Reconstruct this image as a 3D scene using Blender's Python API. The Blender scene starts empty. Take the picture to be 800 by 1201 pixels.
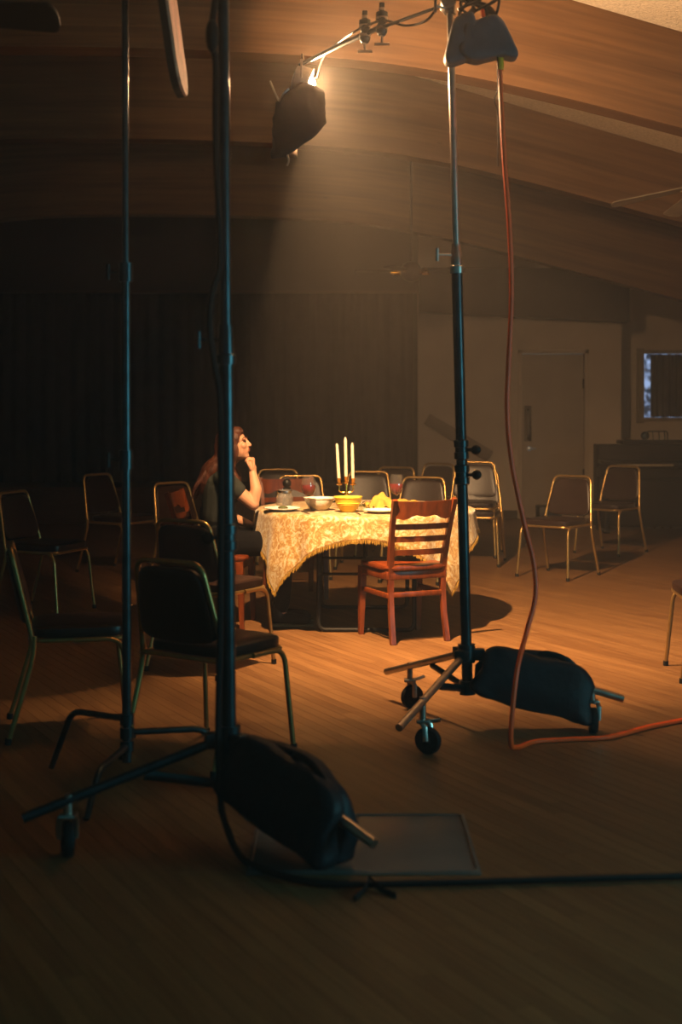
import bpy, bmesh, math, random
import numpy as np
from mathutils import Vector, Matrix, Euler

random.seed(7)
SC = bpy.context.scene
COL = SC.collection
PI = math.pi

# ------------------------------------------------------------------ camera
# level camera 1.45 m above the floor, 48 mm lens on a 24 mm wide portrait frame
cam_d = bpy.data.cameras.new('camera')
cam_d.sensor_fit = 'HORIZONTAL'
cam_d.sensor_width = 24.0
cam_d.lens = 48.0
cam_d.shift_y = -130.5 / 800.0
cam_d.clip_start = 0.05
cam_d.dof.use_dof = True
cam_d.dof.focus_distance = 8.2
cam_d.dof.aperture_fstop = 2.2
cam = bpy.data.objects.new('camera', cam_d)
cam.location = (0, 0, 1.45)
cam.rotation_euler = (PI / 2, 0, 0)
COL.objects.link(cam)
SC.camera = cam

# ------------------------------------------------------------------ world, window fill, exposure
world = bpy.data.worlds.new('world')
SC.world = world
world.use_nodes = True
wb = world.node_tree.nodes['Background']
wb.inputs['Color'].default_value = (0.06, 0.42, 0.55, 1)
wb.inputs['Strength'].default_value = 0.20

# cool fill light added in an unseen side window of the hall (window_2)
wl = bpy.data.lights.new('window_fill', 'AREA')
wl.shape = 'RECTANGLE'
wl.size = 1.5
wl.size_y = 1.2
wl.color = (0.24, 0.80, 0.92)
wl.energy = 150.0
wlo = bpy.data.objects.new('window_fill', wl)
wlo.location = (5.36, 2.3, 1.45)
wlo.rotation_euler = (0, PI / 2, 0)
COL.objects.link(wlo)

SC.view_settings.view_transform = 'Standard'
SC.view_settings.look = 'None'
SC.view_settings.gamma = 1.0
SC.view_settings.use_curve_mapping = False
SC.view_settings.exposure = 0.0

SC.cycles.max_bounces = 6
SC.cycles.diffuse_bounces = 3
SC.cycles.glossy_bounces = 3
SC.cycles.transmission_bounces = 6
SC.cycles.transparent_max_bounces = 8
SC.cycles.volume_bounces = 0
SC.cycles.use_denoising = True
SC.cycles.sample_clamp_indirect = 3.0
SC.cycles.caustics_reflective = False
SC.cycles.caustics_refractive = False

LAMP_POS = Vector((-0.155, 7.0, 3.08))     # bulb of the boom lamp
LAMP_SPILL = 2050.0                          # bare-bulb spill all round
LAMP_BEAM = 10600.0                         # focused beam towards the table
LAMP_COLOR = (1.0, 0.58, 0.27)


# ------------------------------------------------------------------ helpers: materials
ALB = 0.38        # base colours scaled down to deepen shade; alb lifts some to look lit


def lin(c, k=ALB):
    return tuple(k * ((v / 255.0) / 12.92 if v / 255.0 <= 0.04045 else ((v / 255.0 + 0.055) / 1.055) ** 2.4) for v in c) + (1.0,)


MATS = {}


def mat(name, rgb, rough=0.6, metal=0.0, var=0.12, scale=8.0, bump=0.0, bscale=60.0, spec=0.2, stretch=(1, 1, 1), alb=None):
    """Principled with a mild noise variation of the colour and an optional noise bump."""
    m = bpy.data.materials.new(name)
    m.use_nodes = True
    nt = m.node_tree
    b = nt.nodes['Principled BSDF']
    b.inputs['Roughness'].default_value = rough
    b.inputs['Metallic'].default_value = metal
    b.inputs['Specular IOR Level'].default_value = spec
    c = lin(rgb, alb if alb is not None else (1.0 if metal >= 0.5 else ALB))
    tc = nt.nodes.new('ShaderNodeTexCoord')
    mp = nt.nodes.new('ShaderNodeMapping')
    mp.inputs['Scale'].default_value = stretch
    nt.links.new(tc.outputs['Object'], mp.inputs['Vector'])
    n = nt.nodes.new('ShaderNodeTexNoise')
    n.inputs['Scale'].default_value = scale
    n.inputs['Detail'].default_value = 4
    nt.links.new(mp.outputs['Vector'], n.inputs['Vector'])
    r = nt.nodes.new('ShaderNodeValToRGB')
    lo = tuple(max(0, v * (1 - var * 1.6)) for v in c[:3]) + (1,)
    hi = tuple(min(1, v * (1 + var * 1.6)) for v in c[:3]) + (1,)
    r.color_ramp.elements[0].position = 0.3
    r.color_ramp.elements[0].color = lo
    r.color_ramp.elements[1].position = 0.7
    r.color_ramp.elements[1].color = hi
    nt.links.new(n.outputs['Fac'], r.inputs['Fac'])
    nt.links.new(r.outputs['Color'], b.inputs['Base Color'])
    if bump > 0:
        n2 = nt.nodes.new('ShaderNodeTexNoise')
        n2.inputs['Scale'].default_value = bscale
        n2.inputs['Detail'].default_value = 3
        nt.links.new(mp.outputs['Vector'], n2.inputs['Vector'])
        bp = nt.nodes.new('ShaderNodeBump')
        bp.inputs['Strength'].default_value = bump
        bp.inputs['Distance'].default_value = 0.01
        nt.links.new(n2.outputs['Fac'], bp.inputs['Height'])
        nt.links.new(bp.outputs['Normal'], b.inputs['Normal'])
    MATS[name] = m
    return m


def glass_mat(name, rgb, rough=0.02, ior=1.45):
    m = bpy.data.materials.new(name)
    m.use_nodes = True
    b = m.node_tree.nodes['Principled BSDF']
    b.inputs['Base Color'].default_value = lin(rgb, 1.0)
    b.inputs['Roughness'].default_value = rough
    b.inputs['Transmission Weight'].default_value = 1.0
    b.inputs['IOR'].default_value = ior
    MATS[name] = m
    return m


def emit_mat(name, rgb, strength):
    m = bpy.data.materials.new(name)
    m.use_nodes = True
    nt = m.node_tree
    nt.nodes.remove(nt.nodes['Principled BSDF'])
    e = nt.nodes.new('ShaderNodeEmission')
    e.inputs['Color'].default_value = rgb + (1,)
    e.inputs['Strength'].default_value = strength
    nt.links.new(e.outputs[0], nt.nodes['Material Output'].inputs['Surface'])
    MATS[name] = m
    return m


# ------------------------------------------------------------------ helpers: geometry
def xf(bm, vs, M):
    if M is not None:
        bmesh.ops.transform(bm, matrix=M, verts=vs)


def box(bm, c, size, rot=None, bev=0.0, seg=2, M=None):
    r = bmesh.ops.create_cube(bm, size=1.0)
    vs = r['verts']
    bmesh.ops.scale(bm, vec=size, verts=vs)
    if bev > 0:
        es = list({e for v in vs for e in v.link_edges})
        rb = bmesh.ops.bevel(bm, geom=es, offset=bev, segments=seg, profile=0.5, affect='EDGES')
        vs = list({v for f in rb['faces'] for v in f.verts} | {v for v in vs if v.is_valid})
        # collect whole island
        vs = island(vs[0])
    if rot is not None:
        bmesh.ops.rotate(bm, cent=(0, 0, 0), matrix=Euler(rot).to_matrix(), verts=vs)
    bmesh.ops.translate(bm, vec=c, verts=vs)
    xf(bm, vs, M)
    return vs


def island(v0):
    seen = {v0}
    st = [v0]
    while st:
        v = st.pop()
        for e in v.link_edges:
            o = e.other_vert(v)
            if o not in seen:
                seen.add(o)
                st.append(o)
    return list(seen)


def frames(pts):
    n = len(pts)
    T = []
    for i in range(n):
        a = pts[max(0, i - 1)]
        b = pts[min(n - 1, i + 1)]
        t = (b - a)
        T.append(t.normalized() if t.length > 1e-9 else Vector((0, 0, 1)))
    ref = Vector((0, 0, 1)) if abs(T[0].z) < 0.9 else Vector((1, 0, 0))
    N = [(ref - T[0] * ref.dot(T[0])).normalized()]
    for i in range(1, n):
        v = N[-1] - T[i] * N[-1].dot(T[i])
        N.append(v.normalized() if v.length > 1e-6 else N[-1])
    return T, N


def tube(bm, pts, r, n=8, cap=True, flat=1.0, M=None, ref=None):
    """Sweep a circle (flattened along the second axis by flat) along pts; r a number or a list."""
    pts = [Vector(p) for p in pts]
    T, N = frames(pts)
    if ref is not None:
        ref = Vector(ref)
        N = [(ref - t * ref.dot(t)).normalized() for t in T]
    rings = []
    for i, p in enumerate(pts):
        ri = r[i] if isinstance(r, (list, tuple)) else r
        B = T[i].cross(N[i])
        rings.append([bm.verts.new(p + N[i] * (math.cos(2 * PI * k / n) * ri) + B * (math.sin(2 * PI * k / n) * ri * flat)) for k in range(n)])
    for a, b in zip(rings[:-1], rings[1:]):
        for k in range(n):
            bm.faces.new((a[k], a[(k + 1) % n], b[(k + 1) % n], b[k]))
    if cap:
        bm.faces.new(rings[0][::-1])
        bm.faces.new(rings[-1])
    vs = [v for g in rings for v in g]
    xf(bm, vs, M)
    return vs


def cyl(bm, p0, p1, r0, r1=None, n=16, M=None):
    return tube(bm, [p0, p1], [r0, r0 if r1 is None else r1], n, True, M=M)


def lathe(bm, prof, n=24, c=(0, 0, 0), M=None, cap0=True, cap1=True):
    c = Vector(c)
    rings = []
    for (r, z) in prof:
        rings.append([bm.verts.new(c + Vector((r * math.cos(2 * PI * k / n), r * math.sin(2 * PI * k / n), z))) for k in range(n)])
    for a, b in zip(rings[:-1], rings[1:]):
        for k in range(n):
            bm.faces.new((a[k], a[(k + 1) % n], b[(k + 1) % n], b[k]))
    if cap0:
        bm.faces.new(rings[0][::-1])
    if cap1:
        bm.faces.new(rings[-1])
    vs = [v for g in rings for v in g]
    xf(bm, vs, M)
    return vs


def ell(bm, c, rad, rot=None, u=16, v=10, e=1.0, M=None):
    """Ellipsoid; e<1 makes it boxier (superellipsoid)."""
    def pw(x):
        return math.copysign(abs(x) ** e, x)
    vs = []
    rings = []
    R = Euler(rot).to_matrix() if rot is not None else Matrix.Identity(3)
    c = Vector(c)
    for j in range(1, v):
        ph = -PI / 2 + PI * j / v
        rings.append([bm.verts.new(c + R @ Vector((rad[0] * pw(math.cos(ph)) * pw(math.cos(2 * PI * k / u)), rad[1] * pw(math.cos(ph)) * pw(math.sin(2 * PI * k / u)), rad[2] * pw(math.sin(ph))))) for k in range(u)])
    b = bm.verts.new(c + R @ Vector((0, 0, -rad[2])))
    t = bm.verts.new(c + R @ Vector((0, 0, rad[2])))
    for a, d in zip(rings[:-1], rings[1:]):
        for k in range(u):
            bm.faces.new((a[k], a[(k + 1) % u], d[(k + 1) % u], d[k]))
    for k in range(u):
        bm.faces.new((b, rings[0][(k + 1) % u], rings[0][k]))
        bm.faces.new((t, rings[-1][k], rings[-1][(k + 1) % u]))
    vs = [x for g in rings for x in g] + [b, t]
    xf(bm, vs, M)
    return vs


def capsule(bm, p0, p1, r0, r1, n=14):
    p0, p1 = Vector(p0), Vector(p1)
    d = (p1 - p0).normalized()
    pts, rs = [], []
    for k in range(5):
        a = PI / 2 * (1 - k / 4)
        pts.append(p0 - d * (r0 * math.sin(a)))
        rs.append(max(r0 * math.cos(a), r0 * 0.05))
    for k in range(5):
        a = PI / 2 * k / 4
        pts.append(p1 + d * (r1 * math.sin(a)))
        rs.append(max(r1 * math.cos(a), r1 * 0.05))
    return tube(bm, pts, rs, n)


def spline(P, n=8):
    """Catmull-Rom through the points."""
    P = [Vector(p) for p in P]
    Q = [P[0] * 2 - P[1]] + P + [P[-1] * 2 - P[-2]]
    out = []
    for i in range(1, len(Q) - 2):
        a, b, c, d = Q[i - 1], Q[i], Q[i + 1], Q[i + 2]
        for k in range(n):
            t = k / n
            out.append(0.5 * ((2 * b) + (c - a) * t + (2 * a - 5 * b + 4 * c - d) * t * t + (-a + 3 * b - 3 * c + d) * t ** 3))
    out.append(P[-1])
    return out


def bend(P, r, n=5):
    """Polyline with its corners rounded by radius r."""
    P = [Vector(p) for p in P]
    out = [P[0]]
    for i in range(1, len(P) - 1):
        a = (P[i - 1] - P[i])
        b = (P[i + 1] - P[i])
        q = min(r, a.length * 0.49, b.length * 0.49)
        p0 = P[i] + a.normalized() * q
        p1 = P[i] + b.normalized() * q
        for k in range(n + 1):
            t = k / n
            out.append(p0 * (1 - t) ** 2 + P[i] * (2 * t * (1 - t)) + p1 * t * t)
    out.append(P[-1])
    return out


def B():
    return bmesh.new()


def obj(name, bm, m, parent=None, smooth=True, auto=True):
    bmesh.ops.recalc_face_normals(bm, faces=bm.faces[:])
    if smooth:
        for f in bm.faces:
            f.smooth = True
        if auto:
            for e in bm.edges:
                if len(e.link_faces) == 2 and e.calc_face_angle(0) > 0.7:
                    e.smooth = False
    me = bpy.data.meshes.new(name)
    bm.to_mesh(me)
    bm.free()
    me.materials.append(MATS[m] if isinstance(m, str) else m)
    o = bpy.data.objects.new(name, me)
    COL.objects.link(o)
    if parent is not None:
        o.parent = parent
    return o


def tag(o, label, cat, group=None, kind=None):
    o['label'] = label
    o['category'] = cat
    if group:
        o['group'] = group
    if kind:
        o['kind'] = kind
    return o


def thing(name, label, cat, loc=(0, 0, 0), rz=0.0, group=None, rot=None):
    o = bpy.data.objects.new(name, None)
    o.empty_display_size = 0.1
    COL.objects.link(o)
    o.location = loc
    o.rotation_euler = rot if rot is not None else (0, 0, rz)
    return tag(o, label, cat, group)


def struct(name, bm, m, parent=None, smooth=False, label=None):
    o = obj(name, bm, m, parent, smooth)
    if parent is None:
        o['kind'] = 'structure'
        if label:
            o['label'] = label
    return o


def dup(root, loc, rz, label, group=None):
    r = root.copy()
    COL.objects.link(r)
    r.location = loc
    r.rotation_euler = (0, 0, rz)
    r['label'] = label
    if group:
        r['group'] = group
    for ch in list(root.children):
        c = ch.copy()
        COL.objects.link(c)
        c.parent = r
        for g in list(ch.children):
            d = g.copy()
            COL.objects.link(d)
            d.parent = c
    return r


# ------------------------------------------------------------------ materials
mat('wall_paint', (178, 160, 140), 0.85, var=0.05, scale=2.0, bump=0.05, bscale=40, alb=0.75)
mat('stucco', (226, 214, 196), 0.95, var=0.10, scale=45, bump=0.9, bscale=70, alb=0.8)
mat('curtain', (46, 42, 40), 0.95, var=0.2, scale=6, bump=0.2, bscale=30, alb=0.8, spec=0.05)
mat('stage_wood', (92, 64, 44), 0.6, var=0.2, scale=4, stretch=(1, 8, 8))
mat('dark_wood', (30, 24, 20), 0.5, spec=0.06, var=0.15, scale=5, stretch=(1, 1, 6))
mat('white_trim', (170, 150, 125), 0.6, var=0.06)
mat('dark_trim', (60, 46, 36), 0.6, var=0.1)
mat('rail_paint', (128, 110, 94), 0.7, var=0.06, alb=0.6)
mat('door_paint', (150, 134, 118), 0.6, var=0.05, scale=3, alb=0.75)
mat('steel', (150, 150, 150), 0.3, 1.0, var=0.05)
mat('chrome', (205, 200, 195), 0.16, 1.0, var=0.04)
mat('worn_chrome', (175, 165, 155), 0.28, 1.0, var=0.10, scale=30)
mat('black_metal', (46, 58, 62), 0.3, 0.85, var=0.15, scale=20)
mat('black_paint', (16, 18, 20), 0.45, 0.0, var=0.2, scale=20)
mat('rubber', (18, 18, 18), 0.7, var=0.15)
mat('gold_tube', (196, 158, 96), 0.3, 0.85, var=0.08, scale=20, alb=0.55)
mat('brown_vinyl', (54, 36, 29), 0.32, var=0.15, scale=14, bump=0.12, bscale=90)
mat('chair_wood', (118, 56, 22), 0.3, var=0.28, scale=6, stretch=(7, 7, 1), bump=0.05, alb=0.5)
mat('chair_wood_seat', (120, 55, 22), 0.28, var=0.25, scale=6, stretch=(8, 1, 1), bump=0.05, alb=0.5)
mat('cream_wax', (240, 226, 196), 0.45, var=0.03, alb=0.6)
mat('brass', (206, 158, 60), 0.22, 1.0, var=0.1)
mat('white_china', (232, 228, 216), 0.2, var=0.02, alb=0.7)
mat('yellow_china', (236, 208, 74), 0.22, var=0.04, alb=0.75)
mat('bread', (222, 168, 70), 0.8, var=0.25, scale=30, bump=0.3)
mat('yellow_napkin', (228, 180, 78), 0.9, var=0.15, scale=12, bump=0.2)
mat('leaf', (92, 100, 52), 0.6, var=0.3, scale=20)
mat('pink_petal', (214, 150, 128), 0.7, var=0.1)
mat('skin', (226, 168, 132), 0.5, var=0.04, scale=20, alb=0.42)
mat('lip', (176, 96, 84), 0.4, var=0.05)
mat('hair', (92, 52, 34), 0.42, var=0.35, scale=14, stretch=(5, 5, 0.8), bump=0.5, bscale=40)
mat('shirt_cloth', (62, 66, 62), 0.95, spec=0.05, var=0.12, scale=10, bump=0.25, bscale=18)
mat('trouser_cloth', (24, 24, 27), 0.95, spec=0.03, var=0.15, bump=0.15, bscale=25)
mat('shoe_black', (18, 18, 19), 0.6, var=0.1)
mat('shoe_sole', (150, 126, 92), 0.7, var=0.1)
mat('eye_dark', (30, 22, 18), 0.2, var=0.0)
mat('nylon_grey', (78, 88, 100), 0.55, var=0.14, scale=9, bump=0.4, bscale=26, alb=0.6)
mat('nylon_navy', (16, 22, 32), 0.55, var=0.2, scale=9, bump=0.35, bscale=26)
mat('cable_orange', (236, 78, 22), 0.45, var=0.08, alb=1.0)
mat('cable_black', (14, 15, 17), 0.5, var=0.1)
mat('tape_yellow', (240, 166, 24), 0.6, var=0.05, alb=0.8)
mat('blackwrap', (66, 50, 40), 0.55, 0.3, var=0.18, scale=20, bump=0.5, bscale=16)
mat('fan_blade_pale', (190, 170, 140), 0.5, var=0.1)
mat('fan_dark', (44, 34, 26), 0.5, var=0.15)
mat('board_face', (214, 140, 110), 0.75, var=0.3, scale=7, stretch=(6, 6, 1.2), bump=0.4, bscale=18, alb=1.0)
mat('duvetyne', (14, 15, 16), 0.95, var=0.15)
mat('mat_plastic', (122, 116, 110), 0.32, var=0.06, scale=6, bump=0.1, bscale=70)
mat('table_metal', (30, 28, 26), 0.6, 0.2, var=0.1)
mat('table_wood', (120, 84, 52), 0.5, var=0.15)


def thin_glass(name, bloom):
    m = bpy.data.materials.new(name)
    m.use_nodes = True
    nt = m.node_tree
    nt.nodes.remove(nt.nodes['Principled BSDF'])
    t = nt.nodes.new('ShaderNodeBsdfTransparent')
    t.inputs['Color'].default_value = (0.97, 0.97, 0.96, 1)
    g = nt.nodes.new('ShaderNodeBsdfGlossy')
    g.inputs['Roughness'].default_value = 0.06
    lw = nt.nodes.new('ShaderNodeLayerWeight')
    lw.inputs['Blend'].default_value = 0.5
    pw = nt.nodes.new('ShaderNodeMath')
    pw.operation = 'POWER'
    pw.inputs[1].default_value = 4.0
    nt.links.new(lw.outputs['Facing'], pw.inputs[0])
    fr = nt.nodes.new('ShaderNodeMath')
    fr.operation = 'MULTIPLY_ADD'
    fr.inputs[1].default_value = 0.4
    fr.inputs[2].default_value = 0.04
    nt.links.new(pw.outputs[0], fr.inputs[0])
    mx = nt.nodes.new('ShaderNodeMixShader')
    nt.links.new(fr.outputs[0], mx.inputs[0])
    nt.links.new(t.outputs[0], mx.inputs[1])
    nt.links.new(g.outputs[0], mx.inputs[2])
    df = nt.nodes.new('ShaderNodeBsdfDiffuse')
    df.inputs['Color'].default_value = (0.5, 0.48, 0.44, 1)
    m2 = nt.nodes.new('ShaderNodeMixShader')
    m2.inputs[0].default_value = bloom
    nt.links.new(mx.outputs[0], m2.inputs[1])
    nt.links.new(df.outputs[0], m2.inputs[2])
    nt.links.new(m2.outputs[0], nt.nodes['Material Output'].inputs['Surface'])
    MATS[name] = m


thin_glass('clear_glass', 0.015)
thin_glass('jar_glass', 0.07)
mat('red_wine', (112, 9, 5), 0.15, var=0.0, alb=0.55)
glass_mat('jar_water', (235, 238, 236), 0.0, 1.33)
mat('steel_cutlery', (190, 186, 178), 0.2, 1.0, var=0.02)


def floor_mat():
    m = bpy.data.materials.new('floor_boards')
    m.use_nodes = True
    nt = m.node_tree
    b = nt.nodes['Principled BSDF']
    at = nt.nodes.new('ShaderNodeAttribute')
    at.attribute_name = 'tone'
    geo = nt.nodes.new('ShaderNodeNewGeometry')
    mp = nt.nodes.new('ShaderNodeMapping')
    mp.inputs['Rotation'].default_value = (0, 0, -PLANK_A)
    mp.inputs['Scale'].default_value = (1, 1, 1)
    mp.vector_type = 'POINT'
    nt.links.new(geo.outputs['Position'], mp.inputs['Vector'])
    mp2 = nt.nodes.new('ShaderNodeMapping')
    mp2.inputs['Scale'].default_value = (1.3, 22, 1)
    nt.links.new(mp.outputs['Vector'], mp2.inputs['Vector'])
    ad = nt.nodes.new('ShaderNodeVectorMath')
    ad.operation = 'ADD'
    sc = nt.nodes.new('ShaderNodeVectorMath')
    sc.operation = 'SCALE'
    sc.inputs['Scale'].default_value = 37.0
    nt.links.new(at.outputs['Vector'], sc.inputs[0])
    nt.links.new(mp2.outputs['Vector'], ad.inputs[0])
    nt.links.new(sc.outputs['Vector'], ad.inputs[1])
    n = nt.nodes.new('ShaderNodeTexNoise')
    n.inputs['Scale'].default_value = 2.2
    n.inputs['Detail'].default_value = 6
    n.inputs['Roughness'].default_value = 0.6
    nt.links.new(ad.outputs['Vector'], n.inputs['Vector'])
    mx = nt.nodes.new('ShaderNodeMath')
    mx.operation = 'MULTIPLY_ADD'
    nt.links.new(at.outputs['Fac'], mx.inputs[0])
    mx.inputs[1].default_value = 0.22
    nt.links.new(n.outputs['Fac'], mx.inputs[2])
    r = nt.nodes.new('ShaderNodeValToRGB')
    r.color_ramp.elements[0].position = 0.38
    r.color_ramp.elements[0].color = lin((128, 88, 52))
    r.color_ramp.elements[1].position = 0.92
    r.color_ramp.elements[1].color = lin((176, 130, 82))
    nt.links.new(mx.outputs[0], r.inputs['Fac'])
    nt.links.new(r.outputs['Color'], b.inputs['Base Color'])
    b.inputs['Roughness'].default_value = 0.42
    b.inputs['Specular IOR Level'].default_value = 0.2
    MATS['floor_boards'] = m


PLANK_A = math.atan2(-0.88, 0.47)      # the strips run away from the camera to the left
floor_mat()


def beam_mat():
    m = bpy.data.materials.new('glulam')
    m.use_nodes = True
    nt = m.node_tree
    b = nt.nodes['Principled BSDF']
    tc = nt.nodes.new('ShaderNodeTexCoord')
    mp = nt.nodes.new('ShaderNodeMapping')
    mp.inputs['Scale'].default_value = (0.7, 14, 1)
    nt.links.new(tc.outputs['UV'], mp.inputs['Vector'])
    n = nt.nodes.new('ShaderNodeTexNoise')
    n.inputs['Scale'].default_value = 2.0
    n.inputs['Detail'].default_value = 6
    nt.links.new(mp.outputs['Vector'], n.inputs['Vector'])
    # each lamination has its own tone
    sx = nt.nodes.new('ShaderNodeSeparateXYZ')
    nt.links.new(tc.outputs['UV'], sx.inputs[0])
    dv = nt.nodes.new('ShaderNodeMath')
    dv.operation = 'DIVIDE'
    dv.inputs[1].default_value = 0.066
    nt.links.new(sx.outputs['Y'], dv.inputs[0])
    fl = nt.nodes.new('ShaderNodeMath')
    fl.operation = 'FLOOR'
    nt.links.new(dv.outputs[0], fl.inputs[0])
    wn = nt.nodes.new('ShaderNodeTexWhiteNoise')
    wn.noise_dimensions = '1D'
    nt.links.new(fl.outputs[0], wn.inputs['W'])
    ma = nt.nodes.new('ShaderNodeMath')
    ma.operation = 'MULTIPLY_ADD'
    ma.inputs[1].default_value = 0.22
    nt.links.new(wn.outputs['Value'], ma.inputs[0])
    nt.links.new(n.outputs['Fac'], ma.inputs[2])
    # knots
    vo = nt.nodes.new('ShaderNodeTexVoronoi')
    vo.inputs['Scale'].default_value = 1.7
    mp3 = nt.nodes.new('ShaderNodeMapping')
    mp3.inputs['Scale'].default_value = (1.0, 2.6, 1)
    nt.links.new(tc.outputs['UV'], mp3.inputs['Vector'])
    nt.links.new(mp3.outputs['Vector'], vo.inputs['Vector'])
    kn = nt.nodes.new('ShaderNodeMapRange')
    kn.inputs['From Min'].default_value = 0.02
    kn.inputs['From Max'].default_value = 0.06
    kn.inputs['To Min'].default_value = -0.35
    kn.inputs['To Max'].default_value = 0.0
    nt.links.new(vo.outputs['Distance'], kn.inputs['Value'])
    ad = nt.nodes.new('ShaderNodeMath')
    ad.operation = 'ADD'
    nt.links.new(ma.outputs[0], ad.inputs[0])
    nt.links.new(kn.outputs['Result'], ad.inputs[1])
    r = nt.nodes.new('ShaderNodeValToRGB')
    r.color_ramp.elements[0].position = 0.2
    r.color_ramp.elements[0].color = lin((104, 72, 46))
    r.color_ramp.elements[1].position = 0.9
    r.color_ramp.elements[1].color = lin((164, 120, 80))
    nt.links.new(ad.outputs[0], r.inputs['Fac'])
    nt.links.new(r.outputs['Color'], b.inputs['Base Color'])
    b.inputs['Roughness'].default_value = 0.65
    b.inputs['Specular IOR Level'].default_value = 0.12
    MATS['glulam'] = m


beam_mat()


def damask_mat():
    """Gold damask: cream ground, ochre scrolls."""
    m = bpy.data.materials.new('damask')
    m.use_nodes = True
    nt = m.node_tree
    b = nt.nodes['Principled BSDF']
    tc = nt.nodes.new('ShaderNodeTexCoord')
    n0 = nt.nodes.new('ShaderNodeTexNoise')
    n0.inputs['Scale'].default_value = 15
    n0.inputs['Detail'].default_value = 3
    n0.inputs['Distortion'].default_value = 2.6
    nt.links.new(tc.outputs['UV'], n0.inputs['Vector'])
    n1 = nt.nodes.new('ShaderNodeTexNoise')
    n1.inputs['Scale'].default_value = 42
    n1.inputs['Detail'].default_value = 3
    n1.inputs['Distortion'].default_value = 1.8
    nt.links.new(tc.outputs['UV'], n1.inputs['Vector'])
    mm = nt.nodes.new('ShaderNodeMath')
    mm.operation = 'MULTIPLY_ADD'
    mm.inputs[1].default_value = 0.6
    nt.links.new(n1.outputs['Fac'], mm.inputs[0])
    nt.links.new(n0.outputs['Fac'], mm.inputs[2])
    r = nt.nodes.new('ShaderNodeValToRGB')
    e = r.color_ramp.elements
    e[0].position = 0.66
    e[0].color = lin((244, 230, 196))
    e[1].position = 0.90
    e[1].color = lin((190, 138, 58))
    k = e.new(0.78)
    k.color = lin((226, 188, 108))
    nt.links.new(mm.outputs[0], r.inputs['Fac'])
    nt.links.new(r.outputs['Color'], b.inputs['Base Color'])
    b.inputs['Roughness'].default_value = 0.6
    b.inputs['Sheen Weight'].default_value = 0.2
    bp = nt.nodes.new('ShaderNodeBump')
    bp.inputs['Strength'].default_value = 0.35
    bp.inputs['Distance'].default_value = 0.006
    nt.links.new(mm.outputs[0], bp.inputs['Height'])
    nt.links.new(bp.outputs['Normal'], b.inputs['Normal'])
    MATS['damask'] = m


damask_mat()

# ------------------------------------------------------------------ the hall: floor
FX0, FX1, FY0, FY1 = -5.2, 5.4, -1.0, 18.2
bm = B()
box(bm, ((FX0 + FX1) / 2, (FY0 + FY1) / 2, -0.062), (FX1 - FX0, FY1 - FY0, 0.1))
floor = struct('floor', bm, 'floor_boards', label='worn brown strip wood floor of the hall')
PW, PL, PG = 0.06, 1.6, 0.0014
pd = Vector((math.cos(PLANK_A), math.sin(PLANK_A), 0))
pn = Vector((-math.sin(PLANK_A), math.cos(PLANK_A), 0))
variants = []


def plank_mesh(t):
    bm = B()
    box(bm, (0, 0, -0.006), (PL - PG, PW - PG, 0.012))
    me = bpy.data.meshes.new('plank')
    bm.to_mesh(me)
    bm.free()
    a = me.attributes.new('tone', 'FLOAT', 'POINT')
    a.data.foreach_set('value', [t] * len(me.vertices))
    me.materials.append(MATS['floor_boards'])
    return me


for k in range(14):
    variants.append(plank_mesh(k / 13))
spots = []
rng = random.Random(3)
for j in range(-360, 361):
    off = rng.random() * PL
    for i in range(-16, 17):
        c = pd * (i * PL + off) + pn * (j * PW) + Vector((0.1, 8.6, 0))
        tone = rng.randrange(14)
        if FX0 + 0.45 < c.x < FX1 - 0.45 and FY0 + 0.7 < c.y < FY1 - 0.75:
            spots.append((c.x, c.y, tone))


def plank_rank(s):
    x, y, t = s
    best = 0
    for q in (-0.6, 0, 0.6):
        px, py = x + pd.x * q, y + pd.y * q
        if py > 2.9 and abs(px) < py * 0.25 + 0.02:
            best = max(best, 100 / py)
    return -best


spots.sort(key=plank_rank)
for (x, y, t) in spots[:300]:
    o = bpy.data.objects.new('plank', variants[t])
    COL.objects.link(o)
    o.location = (x, y, 0)
    o.rotation_euler = (0, 0, PLANK_A)
    o.parent = floor
V, F, TN = [], [], []
for (x, y, t) in spots[300:]:
    k = len(V)
    c = Vector((x, y, 0))
    hx, hy = pd * ((PL - PG) / 2), pn * ((PW - PG) / 2)
    for z in (-0.012, 0.0):
        for p in (c - hx - hy, c + hx - hy, c + hx + hy, c - hx + hy):
            V.append((p.x, p.y, z))
            TN.append(t / 13)
    F += [(k + 4, k + 5, k + 6, k + 7)] + [(k + a, k + (a + 1) % 4, k + 4 + (a + 1) % 4, k + 4 + a) for a in range(4)]
me = bpy.data.meshes.new('far_planks')
me.from_pydata(V, [], F)
a = me.attributes.new('tone', 'FLOAT', 'POINT')
a.data.foreach_set('value', TN)
me.materials.append(MATS['floor_boards'])
o = bpy.data.objects.new('far_planks', me)
COL.objects.link(o)
o.parent = floor
o['kind'] = 'stuff'

# ------------------------------------------------------------------ the hall: roof and beams
BX = np.array([-5.3, -4.2, -3.2, -2.1, -1.05, 0.0, 0.68, 1.4, 2.1, 3.0, 4.0, 5.5])
BZ = np.array([3.28, 3.50, 3.62, 3.635, 3.62, 3.565, 3.475, 3.315, 3.13, 2.89, 2.62, 2.22])


def zb(x):
    # smooth (averaged) interpolation of the curved soffit line
    q = np.linspace(x - 0.35, x + 0.35, 9)
    return float(np.interp(q, BX, BZ).mean())


def zt(x):
    return 4.33 - 0.29 * x if x > -3.2 else 5.258 - 0.29 * (-3.2 - x)


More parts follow.
